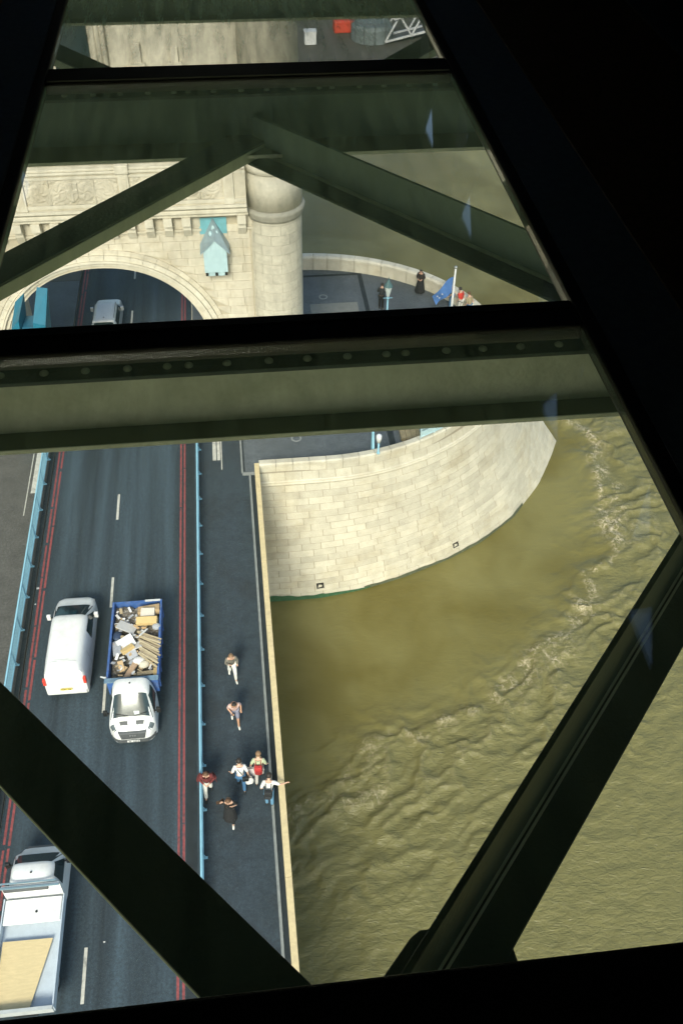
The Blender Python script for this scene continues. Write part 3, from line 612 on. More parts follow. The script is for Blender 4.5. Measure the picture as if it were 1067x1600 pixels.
# ================================================================== things on the pier deck
def lamp_post(x, y_, z0, zt, label, scale=1.0, m_=BLUEP):
    t = thing('lamp_post', label, 'lamp post', (x, y_, z0)); H2 = zt-z0
    MB().lathe((0, 0), [(0, .20*scale), (.25, .20*scale), (.3, .12*scale), (.6, .08*scale), (H2*.7, .055*scale)], 12).build('column', m_, t, smooth=True)
    MB().lathe((0, 0), [(H2*.7, .07*scale), (H2*.72, .12*scale), (H2*.74, .07*scale)], 12).build('collar', m_, t)
    MB().lathe((0, 0), [(H2*.75, .10*scale), (H2*.90, .26*scale)], 8).build('lantern_glass', mat('lantern_glass', (.62, .68, .66), .3), t)
    MB().lathe((0, 0), [(H2*.905, .30*scale), (H2*.95, .18*scale), (H2, .05*scale), (H2+.2, .02*scale)], 8).build('lantern_roof', mat('lantern_cap', (.08, .16, .17), .5), t)
    MB().bar((-.3*scale, 0, H2*.72), (.3*scale, 0, H2*.72), .03, .03).build('ladder_bar', m_, t)
    return t
lamp_post(9.25, 51.6, 0, 4.55, 'blue lamp post with dark capped lantern on the far deck', .95)
lamp_post(12.6, 46.5, 0, 3.6, 'blue lamp post on the near part of the deck behind the railing', 1.0)
pb = thing('parapet_light', 'small white capped light on a blue stem standing on the curved parapet', 'light', (7.0, 39.45, 1.09))
MB().lathe((0,0), [(0, .09), (.1, .09), (.15, .05), (.8, .06)], 10).build('stem', BLUEP, pb, smooth=True); MB().lathe((0,0), [(.8, .09), (1.1, .16), (1.3, .15), (1.38, .06)], 10).build('lamp_head', mat('white_enamel', (.72, .74, .74), .4), pb, smooth=True)
bp = thing('signal_pole', 'tall blue pole with side bracket beside the small parapet light', 'pole', (6.75, 40.0, 0))
MB().tube([(0,0,0), (0,0,6.5)], .085, 10).build('pole', BLUEP, bp, smooth=True); MB().bar((0,-.05,2.3), (.0,-.35,1.3), .12, .06).build('bracket', BLUEP, bp); MB().box(-.16, .16, -.14, .14, .0, .25).build('base', BLUEP, bp); MB().box(-.1,.1,-.28,-.08,2.6,3.3).build('cabinet', BLUEP, bp)
fp = thing('flagpole', 'white flagpole with ball finial standing on the far deck', 'flagpole', (13.45, 51.8, 0))
MB().tube([(0,0,0), (0,0,5.0)], [.09,.06], 10).build('pole', WPAINT, fp, smooth=True); MB().sphere((0,0,5.08), .11).build('finial', CHROME, fp, smooth=True)
FB = mat('flag_blue', (.07, .17, .42), .8, var=.2, scale=5)
P = []
for i in range(15):
    a = i/14; P.append([(13.38-1.25*a*(1-.25*b_), 51.8+.12*sin(a*7+b_*2), 4.45-.85*a-(1.2-.55*a)*b_-.55*a*a) for b_ in np.linspace(0, 1, 9)])
fl = MB().grid(P).build('flag', FB, None, smooth=True, recalc=False); tag(fl, 'blue flag with small white marks hanging from the white flagpole', 'flag')
for a, b_ in ((.75,.7),(.6,.5),(.82,.4)):
    x0 = 13.38-1.25*a*(1-.25*b_); y0 = 51.8+.12*sin(a*7+b_*2)-.03; z0 = 4.45-.85*a-(1.2-.55*a)*b_-.55*a*a
    MB().add([(x0+.07*(1 if k % 2 == 0 else .4)*cos(pi*k/5), y0, z0+.07*(1 if k % 2 == 0 else .4)*sin(pi*k/5)) for k in range(10)], [tuple(range(10))]).build('star', WPAINT, fl, recalc=False)
# curved pale railing on the rim
rg = thing('parapet_railing', 'pale blue curved railing standing on the rim of the pier parapet', 'railing')
ta, tb = 9.35/LT, 14.2/LT
PT = lambda t, z: (lambda q: (q[0], q[1], z))(wall_pt(t, .7, -.12))
for z_, r_, nm in ((1.95, .035, 'top_rail'), (1.55, .02, 'middle_rail'), (1.2, .035, 'bottom_rail')):
    MB().tube([PT(t, z_) for t in np.linspace(ta, tb, 24)], r_, 6).build(nm, TEALW, rg, smooth=True)
for t in np.linspace(ta, tb, 6): MB().tube([PT(t, 1.08), PT(t, 1.98)], .035, 6).build('post', TEALW, rg)
MB().grid([[PT(t, z) for z in (1.2, 1.55)] for t in np.linspace(ta, tb, 24)]).build('kick_panel', TEALW, rg, recalc=False)
o = MB()
for t in np.linspace(ta, tb, 90): o.tube([PT(t, 1.55), PT(t, 1.95)], .008, 4, False)
tag(o.build('infill_bars', TEALW, rg), kind='stuff')
st = thing('stone_steps', 'worn brown stone steps down from the deck beside the curved railing', 'steps', (8.9, 41.6, 0))
for k in range(5): MB().box(-.2+.32*k, .10+.32*k, 0, 1.9, .002, .22-.04*k).build('step', mat('brown_stone', (.27, .22, .13), .85, var=.2), st, bevel=.01)
lc = thing('deck_locker', 'pale blue steel locker on the deck behind the curved railing', 'locker', (10.4, 42.3, 0))
MB().box(-.5, .5, -.3, .3, .05, 1.1).build('body', BLUEP, lc, bevel=.02); MB().box(-.54, .54, -.34, .34, 1.1, 1.16).build('lid', TEALW, lc); MB().box(-.45, -.02, -.315, -.3, .1, 1.05).build('door', TEALW, lc); MB().box(.02, .45, -.315, -.3, .1, 1.05).build('door', TEALW, lc)

# ================================================================== far pontoon
pn = thing('mooring_pontoon', 'dark decked mooring pontoon lying on the far river at top', 'pontoon', (0, 0, WATER))
MB().box(8.5, 34, 122.8, 150, -.3, 1.3).build('hull', mat('dark_hull', (.04, .045, .05), .7, var=.3), pn); MB().box(8.4, 34.1, 122.6, 150, 1.3, 1.42).build('deck', DECKB, pn)
for i in range(8): MB().box(8.6+1.2*i, 9.6+1.2*i, 124, 149, 1.425, 1.46).build('deck_plank', DECKB, pn)
MB().box(8.4, 34.1, 122.5, 122.9, 1.43, 1.72).build('rubbing_rail', mat('rail_grey', (.3, .3, .27), .8), pn)
for k in range(14): MB().tube([(9+k*1.6, 123.2, 1.4), (9+k*1.6, 123.2, 2.5)], .04, 6).build('railing_post', GREYP, pn)
tag(MB().box(14.9, 17.6, 133.6, 135.6, WATER+1.47, WATER+2.9).build('storage_chest', mat('orange_red', (.62, .06, .03), .6), bevel=.1), 'orange red chest on the pontoon deck', 'chest')
wb = thing('white_cabinet', 'small white cabinet on the edge of the pontoon', 'cabinet', (11.4, 130.2, WATER+1.47)); MB().box(-.75, .75, -.6, .6, 0, 1.5).build('body', WPAINT, wb, bevel=.03); MB().box(-.8, .8, -.65, .65, 1.5, 1.6).build('lid', WPAINT, wb)
tk = thing('round_tank', 'big grey round tank with ring railing on the pontoon', 'tank', (19.6, 131.5, WATER+1.47))
MB().lathe((0,0), [(0, 2.7), (1.6, 2.7), (2.0, 2.3), (2.1, .1)], 36).build('shell', mat('tank_grey', (.17, .20, .20), .6, var=.2), tk); MB().tube([(2.75*cos(a), 2.75*sin(a), 2.5) for a in np.linspace(0, 2*pi, 37)], .05, 6).build('ring_rail', GREYP, tk)
for k in range(12): MB().tube([(2.75*cos(k*pi/6), 2.75*sin(k*pi/6), 0), (2.75*cos(k*pi/6), 2.75*sin(k*pi/6), 2.5)], .05, 5).build('rail_post', GREYP, tk)
gw = thing('gangway', 'white lattice truss gangway leading off the pontoon', 'gangway', (23.0, 129.0, WATER+1.5))
WG = WPAINT
for y_ in (0, 2.2):
    MB().bar((-2, y_, 0.3), (9, y_+4, 1.2), .22, .22).build('bottom_chord', WG, gw); MB().bar((-1, y_, 3.0), (9, y_+4, 3.9), .22, .22).build('top_chord', WG, gw)
    for k in range(6):
        a, b_ = -2+k*1.8, -2+(k+1)*1.8; za, zb = .3+(a+2)*.08, .3+(b_+2)*.08; ya, yb = y_+(a+2)*.364, y_+(b_+2)*.364
        MB().bar((a, ya, za if k % 2 == 0 else za+2.7), (b_, yb, zb+2.7 if k % 2 == 0 else zb), .18, .18).build('diagonal', WG, gw)
MB().hexa([(-2,0,.1),(-2,2.2,.1),(9,6.2,1.0),(9,4,1.0),(-2,0,.2),(-2,2.2,.2),(9,6.2,1.1),(9,4,1.1)]).build('walk_deck', GREYP, gw)

# ================================================================== VEHICLES
class Shell:
    """closed body skin: stations (y, half width, height); boxy superellipse section"""
    def __init__(s, st, z0=.30, e=.34, tumble=.13, zb=1.0): s.st = np.array(st, float); s.z0 = z0; s.e = e; s.tm = tumble; s.zb = zb
    def wh(s, y_): return np.interp(y_, s.st[:, 0], s.st[:, 1]), np.interp(y_, s.st[:, 0], s.st[:, 2])
    def P(s, y_, c, sn):
        w_, h_ = s.wh(y_); z_ = s.z0+(h_-s.z0)*abs(sn)**s.e; x_ = w_*abs(c)**s.e*(1 if c >= 0 else -1)
        x_ *= 1-s.tm*max(0, z_-s.zb); return (x_, y_, z_)
    def top(s, y_, fx, off=0.0):
        c = abs(fx)**(1/s.e); p = s.P(y_, c*(1 if fx >= 0 else -1), sqrt(max(0, 1-c*c))); return (p[0], p[1], p[2]+off)
    def side(s, y_, z_, sg, off=0.008):
        w_, h_ = s.wh(y_); q = min(max((z_-s.z0)/(h_-s.z0), 0), .999); sn = q**(1/s.e); c = sqrt(max(0, 1-sn*sn)); p = s.P(y_, c*sg, sn); return (p[0]+off*sg, p[1], p[2])
    def body(s, name, m_, parent, N=36):
        ys2 = []
        for a_, b2 in zip(s.st[:-1, 0], s.st[1:, 0]): ys2 += list(np.linspace(a_, b2, max(2, int((b2-a_)/.25)+1))[:-1])
        ys2.append(s.st[-1, 0]); rings = [[s.P(y_, cos(pi*k/N), sin(pi*k/N)) for k in range(N+1)] for y_ in ys2]
        o = MB(); R_ = [rg_+[rg_[0]] for rg_ in rings]; o.grid(R_); o.add(rings[0], [tuple(range(N+1))]); o.add(rings[-1], [tuple(range(N, -1, -1))])
        ob = o.build(name, m_, parent, smooth=True)
        try:
            ob.data.set_sharp_from_angle(angle=radians(32))
        except Exception: pass
        return ob
    def top_patch(s, y0, y1, f0, f1, off=.010, n_=8, m_=12, f0b=None, f1b=None):
        f0b = f0 if f0b is None else f0b; f1b = f1 if f1b is None else f1b
        return MB().grid([[s.top(y0+(y1-y0)*i/n_, (f0+(f0b-f0)*i/n_)+((f1+(f1b-f1)*i/n_)-(f0+(f0b-f0)*i/n_))*j/m_, off) for j in range(m_+1)] for i in range(n_+1)])
    def side_patch(s, q, sg, off=.010, n_=6):   # q: four (y,z) corners
        P = []
        for i in range(n_+1):
            a = i/n_; row = []
            for j in range(n_+1):
                b2 = j/n_; y_ = (q[0][0]*(1-a)+q[1][0]*a)*(1-b2)+(q[3][0]*(1-a)+q[2][0]*a)*b2; z_ = (q[0][1]*(1-a)+q[1][1]*a)*(1-b2)+(q[3][1]*(1-a)+q[2][1]*a)*b2
                row.append(s.side(y_, z_, sg, off))
            P.append(row)
        return MB().grid(P)
def wheels(t, ws, x, rad=.34, tw_=.22):
    for y_ in ws:
        for sg in (-1, 1):
            wv = MB().tube([(sg*(x-tw_), y_, rad), (sg*(x-tw_+.03), y_, rad), (sg*(x-.03), y_, rad), (sg*x, y_, rad)], [rad*.93, rad, rad, rad*.93], 20).build('wheel', RUBBER, t, smooth=False)
            MB().tube([(sg*(x-.02), y_, rad), (sg*(x+.012), y_, rad)], [rad*.62, rad*.5], 14).build('rim', CHROME, wv)
def mirror(t, x, y_, z_, m_):
    for sg in (-1, 1):
        q = MB().box(min(sg*x, sg*(x+.19)), max(sg*x, sg*(x+.19)), y_-.07, y_+.07, z_-.14, z_+.16).build('wing_mirror', m_, t, bevel=.03)
        MB().bar((sg*(x-.14), y_, z_-.05), (sg*(x+.03), y_, z_-.02), .05, .04).build('mirror_arm', BLACK, q)
def plate(t, y_, z_, m_, n_):
    q = MB().box(-.26, .26, y_-.008, y_+.008, z_-.055, z_+.055).build('number_plate', m_, t)
    for k in range(7):
        if k != 4: MB().box(-.22+k*.063, -.18+k*.063, y_+n_*.009-.001, y_+n_*.009+.001, z_-.035, z_+.035).build('plate_mark', BLACK, q)

def white_van(loc, rz):
    t = thing('parked_van', 'plain white panel van driving away beside the tipper truck', 'van', loc, rz); t.name = 'panel_van'
    S_ = Shell([(-2.58,.86,.95),(-2.56,.90,1.45),(-2.44,.93,1.86),(-2.25,.95,1.93),(-1.5,.97,1.955),(.1,.97,1.965),(.42,.97,1.94),(.58,.965,1.88),(1.72,.955,1.27),(1.85,.945,1.21),(2.10,.915,1.12),(2.30,.85,1.03),(2.42,.76,.95),(2.50,.64,.85),(2.545,.50,.72)], tumble=.15)
    bd_ = S_.body('body', WPAINT, t)
    S_.top_patch(.62, 1.66, -.82, .82, .012, f0b=-.92, f1b=.92).build('windscreen', DGLASS, t, smooth=True, recalc=False)
    for sg in (-1, 1):
        S_.side_patch([(-.25,1.15),(1.36,1.15),(.72,1.66),(-.25,1.70)], sg).build('side_window', DGLASS, t, smooth=True, recalc=False)
        S_.side_patch([(-2.3,.30),(2.2,.30),(2.2,.46),(-2.3,.46)], sg, .012).build('sill_trim', GREYP, t, recalc=False)
        for yy in (-.0, 1.55, -1.25): S_.side_patch([(yy,.5),(yy+.015,.5),(yy+.015,1.72 if yy < 1 else 1.1),(yy,1.72 if yy < 1 else 1.1)], sg, .006, 4).build('door_seam', GREYP, t, recalc=False)
        tl = MB().box(sg*.80 if sg > 0 else -.93, .93 if sg > 0 else -.80, -2.62, -2.46, 1.0, 1.38).build('tail_light', REDL, t, bevel=.02)
        MB().box(sg*.62 if sg > 0 else -.84, .84 if sg > 0 else -.62, 2.20, 2.33, .78, .92).build('headlight', CHROME, t, bevel=.03)
    MB().box(-.86, .86, -2.66, -2.5, .34, .58).build('rear_bumper', WPAINT, t, bevel=.04); MB().box(-.6, .6, 2.40, 2.54, .32, .56).build('front_bumper', GREYP, t, bevel=.04)
    for k in (-.5, .5):
        for j in range(1): S_.top_patch(-2.05, -2.02, min(k-.2, k+.2), max(k-.2, k+.2), .008, 1, 4).build('roof_seam', mat('seam_grey', (.45, .45, .45), .6), t, recalc=False)
    S_.top_patch(-1.96, -1.945, -.45, .25, .008, 1, 4).build('roof_seam', mat('seam_grey', (.45, .45, .45), .6), t, recalc=False)
    plate(t, -2.67, .72, YPLATE, -1); wheels(t, (-1.55, 1.5), .90); mirror(t, .98, 1.05, 1.25, WPAINT)
    return t
white_van((-8.72, 28.42, -.12), radians(-1.0))

def cab_shell(y0, y1):   # y0 back of cab, y1 nose
    return Shell([(y0,.92,2.10),(y0+.06,.95,2.22),(y0+.25,.98,2.28),(y0+.62,.98,2.26),(y0+.76,.98,2.20),(y0+1.50,.99,1.40),(y0+1.60,.98,1.33),(y1-.32,.93,1.20),(y1-.16,.84,1.12),(y1-.06,.74,1.02),(y1,.64,.84),(y1+.03,.52,.66)], z0=.34, tumble=.15, zb=1.1)
def cab_parts(t, S_, y0, y1, detail=True):
    S_.body('cab', WPAINT, t)
    S_.top_patch(y0+.79, y0+1.47, -.80, .80, .012, f0b=-.92, f1b=.92).build('windscreen', DGLASS, t, smooth=True, recalc=False)
    for sg in (-1, 1):
        S_.side_patch([(y0+.28,1.28),(y0+1.28,1.28),(y0+.82,1.98),(y0+.28,2.0)], sg).build('side_window', DGLASS, t, smooth=True, recalc=False)
        S_.top_patch(y1-.36, y1-.13, min(sg*.80, sg*.97), max(sg*.80, sg*.97), .012, 3, 5).build('headlight', mat('headlight_glass', (.10, .12, .13), .15), t, recalc=False)
    if detail:
        for sg in (-1, 1): S_.top_patch(y0+1.60, y0+1.72, min(sg*.18, sg*.55), max(sg*.18, sg*.55), .010, 2, 4).build('bonnet_vent', GREYP, t, recalc=False)
        for sg in (-1, 1):
            p0 = S_.top(y0+1.45, sg*.15, .03); p1 = S_.top(y0+1.36, sg*.72, .03); MB().bar(p0, p1, .03, .02).build('wiper', BLACK, t)
    g_ = MB().hexa([(-.50,y1-.1,.62),(.50,y1-.1,.62),(.50,y1+.05,.62),(-.50,y1+.05,.62),(-.62,y1-.14,1.06),(.62,y1-.14,1.06),(.56,y1+.03,1.0),(-.56,y1+.03,1.0)]).build('grille', GREYP, t, bevel=.03)
    for k in range(3): MB().box(-.14+.10*k, -.07+.10*k, y1+.036, y1+.055, .84, .90).build('grille_badge', CHROME, g_)
    MB().prism([(-.96,y1-.30),(-.80,y1-.10),(-.60,y1+.05),(.60,y1+.05),(.80,y1-.10),(.96,y1-.30)], .34, .60).build('front_bumper', GREYP, t, bevel=.04)
    plate(t, y1+.07, .50, WPAINT, 1); mirror(t, 1.02, y0+1.16, 1.35, BLACK)
    MB().lathe((0.02, y0+.35), [(2.285, .04), (2.31, .03)], 8).build('roof_bolt', BLACK, t); 
# --- tipper truck, facing the camera
tp = thing('tipper_truck', 'white cabbed tipper truck with a blue body full of rubbish facing the camera', 'truck', (-5.72, 26.32, -.12), pi-radians(.8))
S2 = cab_shell(1.30, 3.30); cab_parts(tp, S2, 1.30, 3.30)
MB().box(-.35, .35, -3.1, 1.4, .45, .75).build('chassis', BLACK, tp)
BX, BY0, BY1, BZ, BT = 1.08, -3.3, 1.18, .98, 1.75
MB().box(-BX, BX, BY0, BY1, BZ-.10, BZ).build('bed_floor', TBLUE, tp)
for sg in (-1, 1):
    w1 = MB().hexa([(sg*(BX-.05),BY0,BZ),(sg*BX,BY0,BZ),(sg*BX,BY1,BZ),(sg*(BX-.05),BY1,BZ),(sg*(BX-.03),BY0,BT),(sg*(BX+.02),BY0,BT),(sg*(BX+.02),BY1,BT),(sg*(BX-.03),BY1,BT)]).build('side_board', TBLUE, tp)
    MB().box(min(sg*(BX-.04),sg*(BX+.05)), max(sg*(BX-.04),sg*(BX+.05)), BY0, BY1, BT, BT+.06).build('top_rim', TBLUE, w1)
    for k in range(6): MB().box(min(sg*BX,sg*(BX+.06)), max(sg*BX,sg*(BX+.06)), BY0+.3+.78*k, BY0+.38+.78*k, BZ-.05, BT).build('stiffener', TBLUE, w1)
MB().box(-BX+.0, BX, BY0-.05, BY0, BZ-.08, BT).build('tailboard', TBLUE, tp); MB().box(-.35, -1.05, BY0-.02, BY0+.04, BT, BT+.07).build('tail_bar', mat('pale_steel', (.55, .57, .58), .4), tp)
MB().box(-BX, BX-.02, BY1, BY1+.06, BZ, BT+.10).build('headboard', TBLUE, tp); MB().box(-BX-.04, BX+.10, BY1-.12, BY1+.10, BT+.10, BT+.16).build('headboard_rim', mat('weathered_blue', (.13, .21, .29), .6, var=.3), tp)
MB().bar((1.1, BY1-.18, BT+.1), (1.36, BY1-.28, BT+.1), .05, .05).build('latch_bar', mat('pale_steel', (.55, .57, .58), .4), tp)
wheels(tp, (-1.75, 2.35), .94, .36)
# faint lettering band on the bonnet (worn beyond reading)
lg = mat('faded_lettering', (.40, .50, .50), .5)
for k in range(8):
    fx = -.30+.085*k
    S2.top_patch(3.02, 3.09, fx, fx+.045, .011, 1, 2).build('faded_lettering', lg, tp, recalc=False)
# pale patch added on the windscreen for sky sheen; then load of rubbish
MB().hexa([S2.top(y_, x_, .014+dz) for dz in (0, .006) for (y_, x_) in ((2.62,-.36),(2.62,-.12),(2.72,-.14),(2.72,-.38))]).build('windscreen_sheen_patch', mat('windscreen_sheen', (.45, .50, .50), .5), tp)
M2W = Matrix.Translation(tp.location) @ Matrix.Rotation(tp.rotation_euler[2], 4, 'Z')
def load(name, label, cat, mb, m_, lx, ly, lz, rx=0, ry=0, rz=0, group=None, bevel=0):
    o = mb.build(name, m_, None, bevel=bevel)
    o.matrix_world = M2W @ Matrix.Translation((lx, ly, lz)) @ Matrix.Rotation(rz, 4, 'Z') @ Matrix.Rotation(rx, 4, 'X') @ Matrix.Rotation(ry, 4, 'Y')
    tag(o, label, cat, group); return o
# heap underneath
n_ = 40; Pg = []
hx = np.linspace(-1.0, 1.0, n_); hy = np.linspace(BY0+.06, BY1-.06, 80); HX, HY = np.meshgrid(hx, hy, indexing='ij')
hz = 1.16+.28*fbm(HX*2.2+9, HY*2.2+9, 300, 4)+.12*ridg(fbm(HX*6+9, HY*6+9, 310, 2))
hp = MB().grid([[(HX[i, j], HY[i, j], hz[i, j]) for j in range(80)] for i in range(n_)])
load('rubble_heap', 'loose rubble and broken scraps filling the blue truck body', 'rubble', hp, RUBBLE, 0, 0, 0)['kind'] = 'stuff'
# in the photo: image-right = local -x ; image-up = local -y
def bxm(a, b_, c): return MB().box(-a/2, a/2, -b_/2, b_/2, -c/2, c/2)
load('cardboard_box', 'brown cardboard box highest up in the truck body near the tailboard', 'box', bxm(1.0, .40, .3), CARD, -.55, -2.75, 1.72, .15, .1, .03, bevel=.01)
load('cardboard_box', 'pale open cardboard box just below the topmost one', 'box', bxm(.62, .42, .34), mat('pale_card', (.60, .54, .46), .85), -.52, -2.5, 1.80, -.2, 0, -.05, bevel=.01)
load('cardboard_box', 'long tan cardboard box with printed mark across the truck load', 'box', bxm(.95, .34, .26), mat('tan_card', (.56, .40, .18), .85), -.5, -2.02, 1.86, -.25, .08, -.06, bevel=.01)
load('cardboard_box', 'small tan carton lying among the white sheets', 'box', bxm(.60, .24, .16), mat('tan_card', (.56, .40, .18), .85), .30, -.55, 1.78, .2, 0, .65, bevel=.01)
load('plasterboard_sheet', 'large grey white sheet at the left of the load', 'sheet', bxm(.85, .55, .025), PAPER, .42, -1.85, 1.72, .25, -.2, -.35)
load('plasterboard_sheet', 'broken white board with a dark hole in the middle of the load', 'sheet', bxm(.75, .60, .03), mat('white_board', (.70, .69, .67), .8), .40, -.95, 1.74, -.15, .2, .5)
load('plasterboard_sheet', 'grey mottled slab leaning on the left side of the truck body', 'sheet', bxm(.38, .85, .03), SACK, .80, -.75, 1.66, .1, .3, .15)
load('plasterboard_sheet', 'white crumpled sheet near the middle of the load', 'sheet', bxm(.5, .45, .03), PAPER, -.05, -.75, 1.72, .3, .25, .2)
load('plasterboard_sheet', 'thin white offcut standing up by the battens', 'sheet', bxm(.08, .55, .03), WPAINT, -.38, -1.35, 1.9, .2, .2, -.6)
load('plasterboard_sheet', 'pale grey offcut tucked below the tan carton', 'sheet', bxm(.45, .38, .03), SACK, .10, -.3, 1.68, -.2, .15, .4)
load('wooden_plank', 'brown plank leaning from the middle down to the headboard', 'plank', bxm(.26, .95, .05), mat('pinkish_wood', (.42, .28, .18), .8, var=.2, scale=9), .12, .55, 1.66, -.1, .1, -.5)
load('wooden_plank', 'short plank lying flat along the headboard', 'plank', bxm(.85, .20, .06), WOOD, -.58, .70, 1.62, .1, 0, .05)
load('wooden_plank', 'upright short board in the front right corner of the load', 'plank', bxm(.16, .5, .05), mat('tan_card', (.56, .40, .18), .85), -.95, .70, 1.66, .2, 0, .02)
load('wooden_plank', 'curved brown board end beside the rubble', 'plank', bxm(.24, .5, .05), CARD, .55, .25, 1.62, -.3, .2, .25)
load('rubbish_sack', 'lumpy white sack beside the timber battens', 'sack', MB().sphere((0,0,0), .28, .22, .16, 12, 8), mat('white_sack', (.62, .61, .60), .7, var=.15), -.22, .05, 1.68)
load('rubbish_sack', 'cream sack slumped below the batten stack', 'sack', MB().sphere((0,0,0), .24, .2, .15, 12, 8), mat('cream_sack', (.58, .53, .42), .8, var=.15), -.45, .25, 1.66, 0, 0, .5)
load('rubbish_sack', 'dark blue bag wedged at the left side of the load', 'sack', MB().sphere((0,0,0), .22, .28, .14, 12, 8), mat('navy_bag', (.03, .05, .10), .5), .82, -1.45, 1.60)
load('rubbish_sack', 'small grey bag behind the tan box', 'sack', MB().sphere((0,0,0), .2, .18, .15, 12, 8), SACK, -.92, -1.75, 1.75)
for k in range(13):
    load('timber_batten', 'sawn timber batten in the fanned stack at the right of the load', 'batten', bxm(.07, 1.15+random.uniform(-.15, .15), .045), mat('batten_%d' % (k % 3), ((.46,.37,.23),(.34,.27,.18),(.52,.43,.28))[k % 3], .8, var=.2, scale=10), -.62-.02*(k % 4), -1.25+.135*k*.9, 1.76+.01*k, .06, .04, 1.05+random.uniform(-.05, .05)-.02*k, group='fanned timber battens in the truck')
for nm_, m_ in (('pale', PAPER), ('tan', CARD), ('timber', WOOD), ('grey', SACK), ('white', mat('white_board', (.70, .69, .67), .8))):
    oc = MB()
    for k in range(26):
        x_, y_, z_ = random.uniform(-.95, .95), random.uniform(-3.0, 1.0), 1.50+random.uniform(0, .22)
        dx_, dy_ = random.uniform(.03, .15), random.uniform(.02, .07); th = random.uniform(0, 3); a_ = random.uniform(-.4, .4)
        c_, s_ = cos(th), sin(th); pts = []
        for zz in (0, .02):
            for (px_, py_) in ((-dx_,-dy_),(dx_,-dy_),(dx_,dy_),(-dx_,dy_)): pts.append((x_+px_*c_-py_*s_, y_+px_*s_+py_*c_, z_+zz+px_*a_))
        oc.hexa(pts)
    load('broken_offcuts', 'small %s broken scraps strewn over the truck load' % nm_, None, oc, m_, 0, 0, 0)['kind'] = 'stuff'

# --- flatbed at lower left, driving away
fb = thing('flatbed_truck', 'white dropside flatbed truck carrying a plywood sheet at the lower left', 'truck', (-8.98, 15.3, -.12), radians(-.5))
S3 = cab_shell(1.05, 3.05); cab_parts(fb, S3, 1.05, 3.05, False)
MB().box(-.4, .4, -2.9, 1.2, .45, .75).build('chassis', BLACK, fb)
MB().box(-1.04, 1.04, -2.95, .92, .88, .98).build('bed_floor', BEDBLUE, fb)
for sg in (-1, 1): MB().box(min(sg*1.04, sg*1.08), max(sg*1.04, sg*1.08), -2.95, .92, .90, 1.35).build('side_board', BEDBLUE, fb)
MB().box(-1.04, 1.04, -3.0, -2.95, .9, 1.35).build('tailboard', mat('grey_alloy', (.42, .44, .44), .5), fb)
MB().box(-1.06, 1.06, -3.06, -2.94, 1.35, 1.40).build('tail_rim', mat('grey_alloy', (.42, .44, .44), .5), fb)
MB().box(-1.0, 1.02, -.05, .86, 1.28, 1.36).build('bulkhead_cover', WPAINT, fb, bevel=.03)
MB().lathe((.15, .35), [(1.36, .05), (1.385, .04)], 8).build('cover_bolt', BLACK, fb)
MB().box(-1.02, 1.04, .96, 1.0, .98, 2.18).build('headboard', WPAINT, fb); MB().box(-.95, .62, .88, .955, 1.9, 2.16).build('headboard_grille', GREYP, fb)
MB().bar((-1.04,.90,2.2), (1.04,.90,2.2), .06, .06).build('ladder_rail', mat('bluish_grey', (.17, .25, .30), .5), fb); MB().bar((-1.04,1.02,2.32), (.95,1.02,2.32), .05, .05).build('ladder_rail', mat('bluish_grey', (.17, .25, .30), .5), fb)
wheels(fb, (-1.8, 2.0), .94, .36)
pl = MB().hexa([(-1.6,-1.32,0),(.15,-1.35,0),(.78,.55,0),(-1.1,.60,0),(-1.6,-1.32,.02),(.15,-1.35,.02),(.78,.55,.02),(-1.1,.60,.02)])
pl = MB().hexa([(-.95,-1.32,0),(.25,-1.32,0),(.80,.95,0),(-.95,.98,0),(-.95,-1.32,.02),(.25,-1.32,.02),(.80,.95,.02),(-.95,.98,.02)]).build('plywood_sheet', PLY)
pl.location = (-9.0, 13.78, .92+.07); tag(pl, 'large pale plywood sheet lying on the flatbed', 'plywood sheet')

# --- silver car under the arch, driving away
sc = thing('silver_car', 'silver estate car with roof rails driving away through the arch', 'car', (-8.68, 54.95, -.12), radians(-.5))
S4 = Shell([(-2.25,.80,.70),(-2.2,.84,.95),(-2.12,.86,1.05),(-1.62,.87,1.60),(-1.45,.88,1.66),(.45,.88,1.68),(.6,.88,1.64),(1.2,.89,1.12),(1.35,.89,1.06),(2.05,.84,.94),(2.2,.76,.80),(2.28,.64,.62)], z0=.26, tumble=.20, zb=.95, e=.36)
S4.body('body', SILVER, sc); S4.top_patch(.62, 1.15, -.82, .82, .01, f0b=-.9, f1b=.9).build('windscreen', DGLASS, sc, recalc=False); S4.top_patch(-2.06, -1.64, -.9, .9, .01, f0b=-.78, f1b=.78).build('rear_window', DGLASS, sc, recalc=False)
for sg in (-1, 1):
    S4.side_patch([(-1.5,1.05),(.95,1.05),(.55,1.45),(-1.35,1.47)], sg).build('side_window', DGLASS, sc, recalc=False)
    MB().tube([(sg*.66,-1.3,1.68),(sg*.66,-1.25,1.74),(sg*.66,.4,1.75),(sg*.66,.48,1.69)], .022, 6).build('roof_rail', GREYP, sc)
    MB().box(min(sg*.62, sg*.86), max(sg*.62, sg*.86), -2.24, -2.1, .78, .98).build('tail_light', REDL, sc)
MB().box(-.68, .68, -1.70, -1.52, 1.625, 1.665).build('spoiler', WPAINT, sc, bevel=.015); MB().lathe((0,-1.2), [(1.66,.04),(1.72,.02)], 8).build('aerial', BLACK, sc)
MB().box(-.84, .84, -2.32, -2.15, .32, .62).build('rear_bumper', SILVER, sc, bevel=.04); plate(sc, -2.26, .80, YPLATE, -1); wheels(sc, (-1.4, 1.4), .86, .33); mirror(sc, .88, .75, 1.05, SILVER)

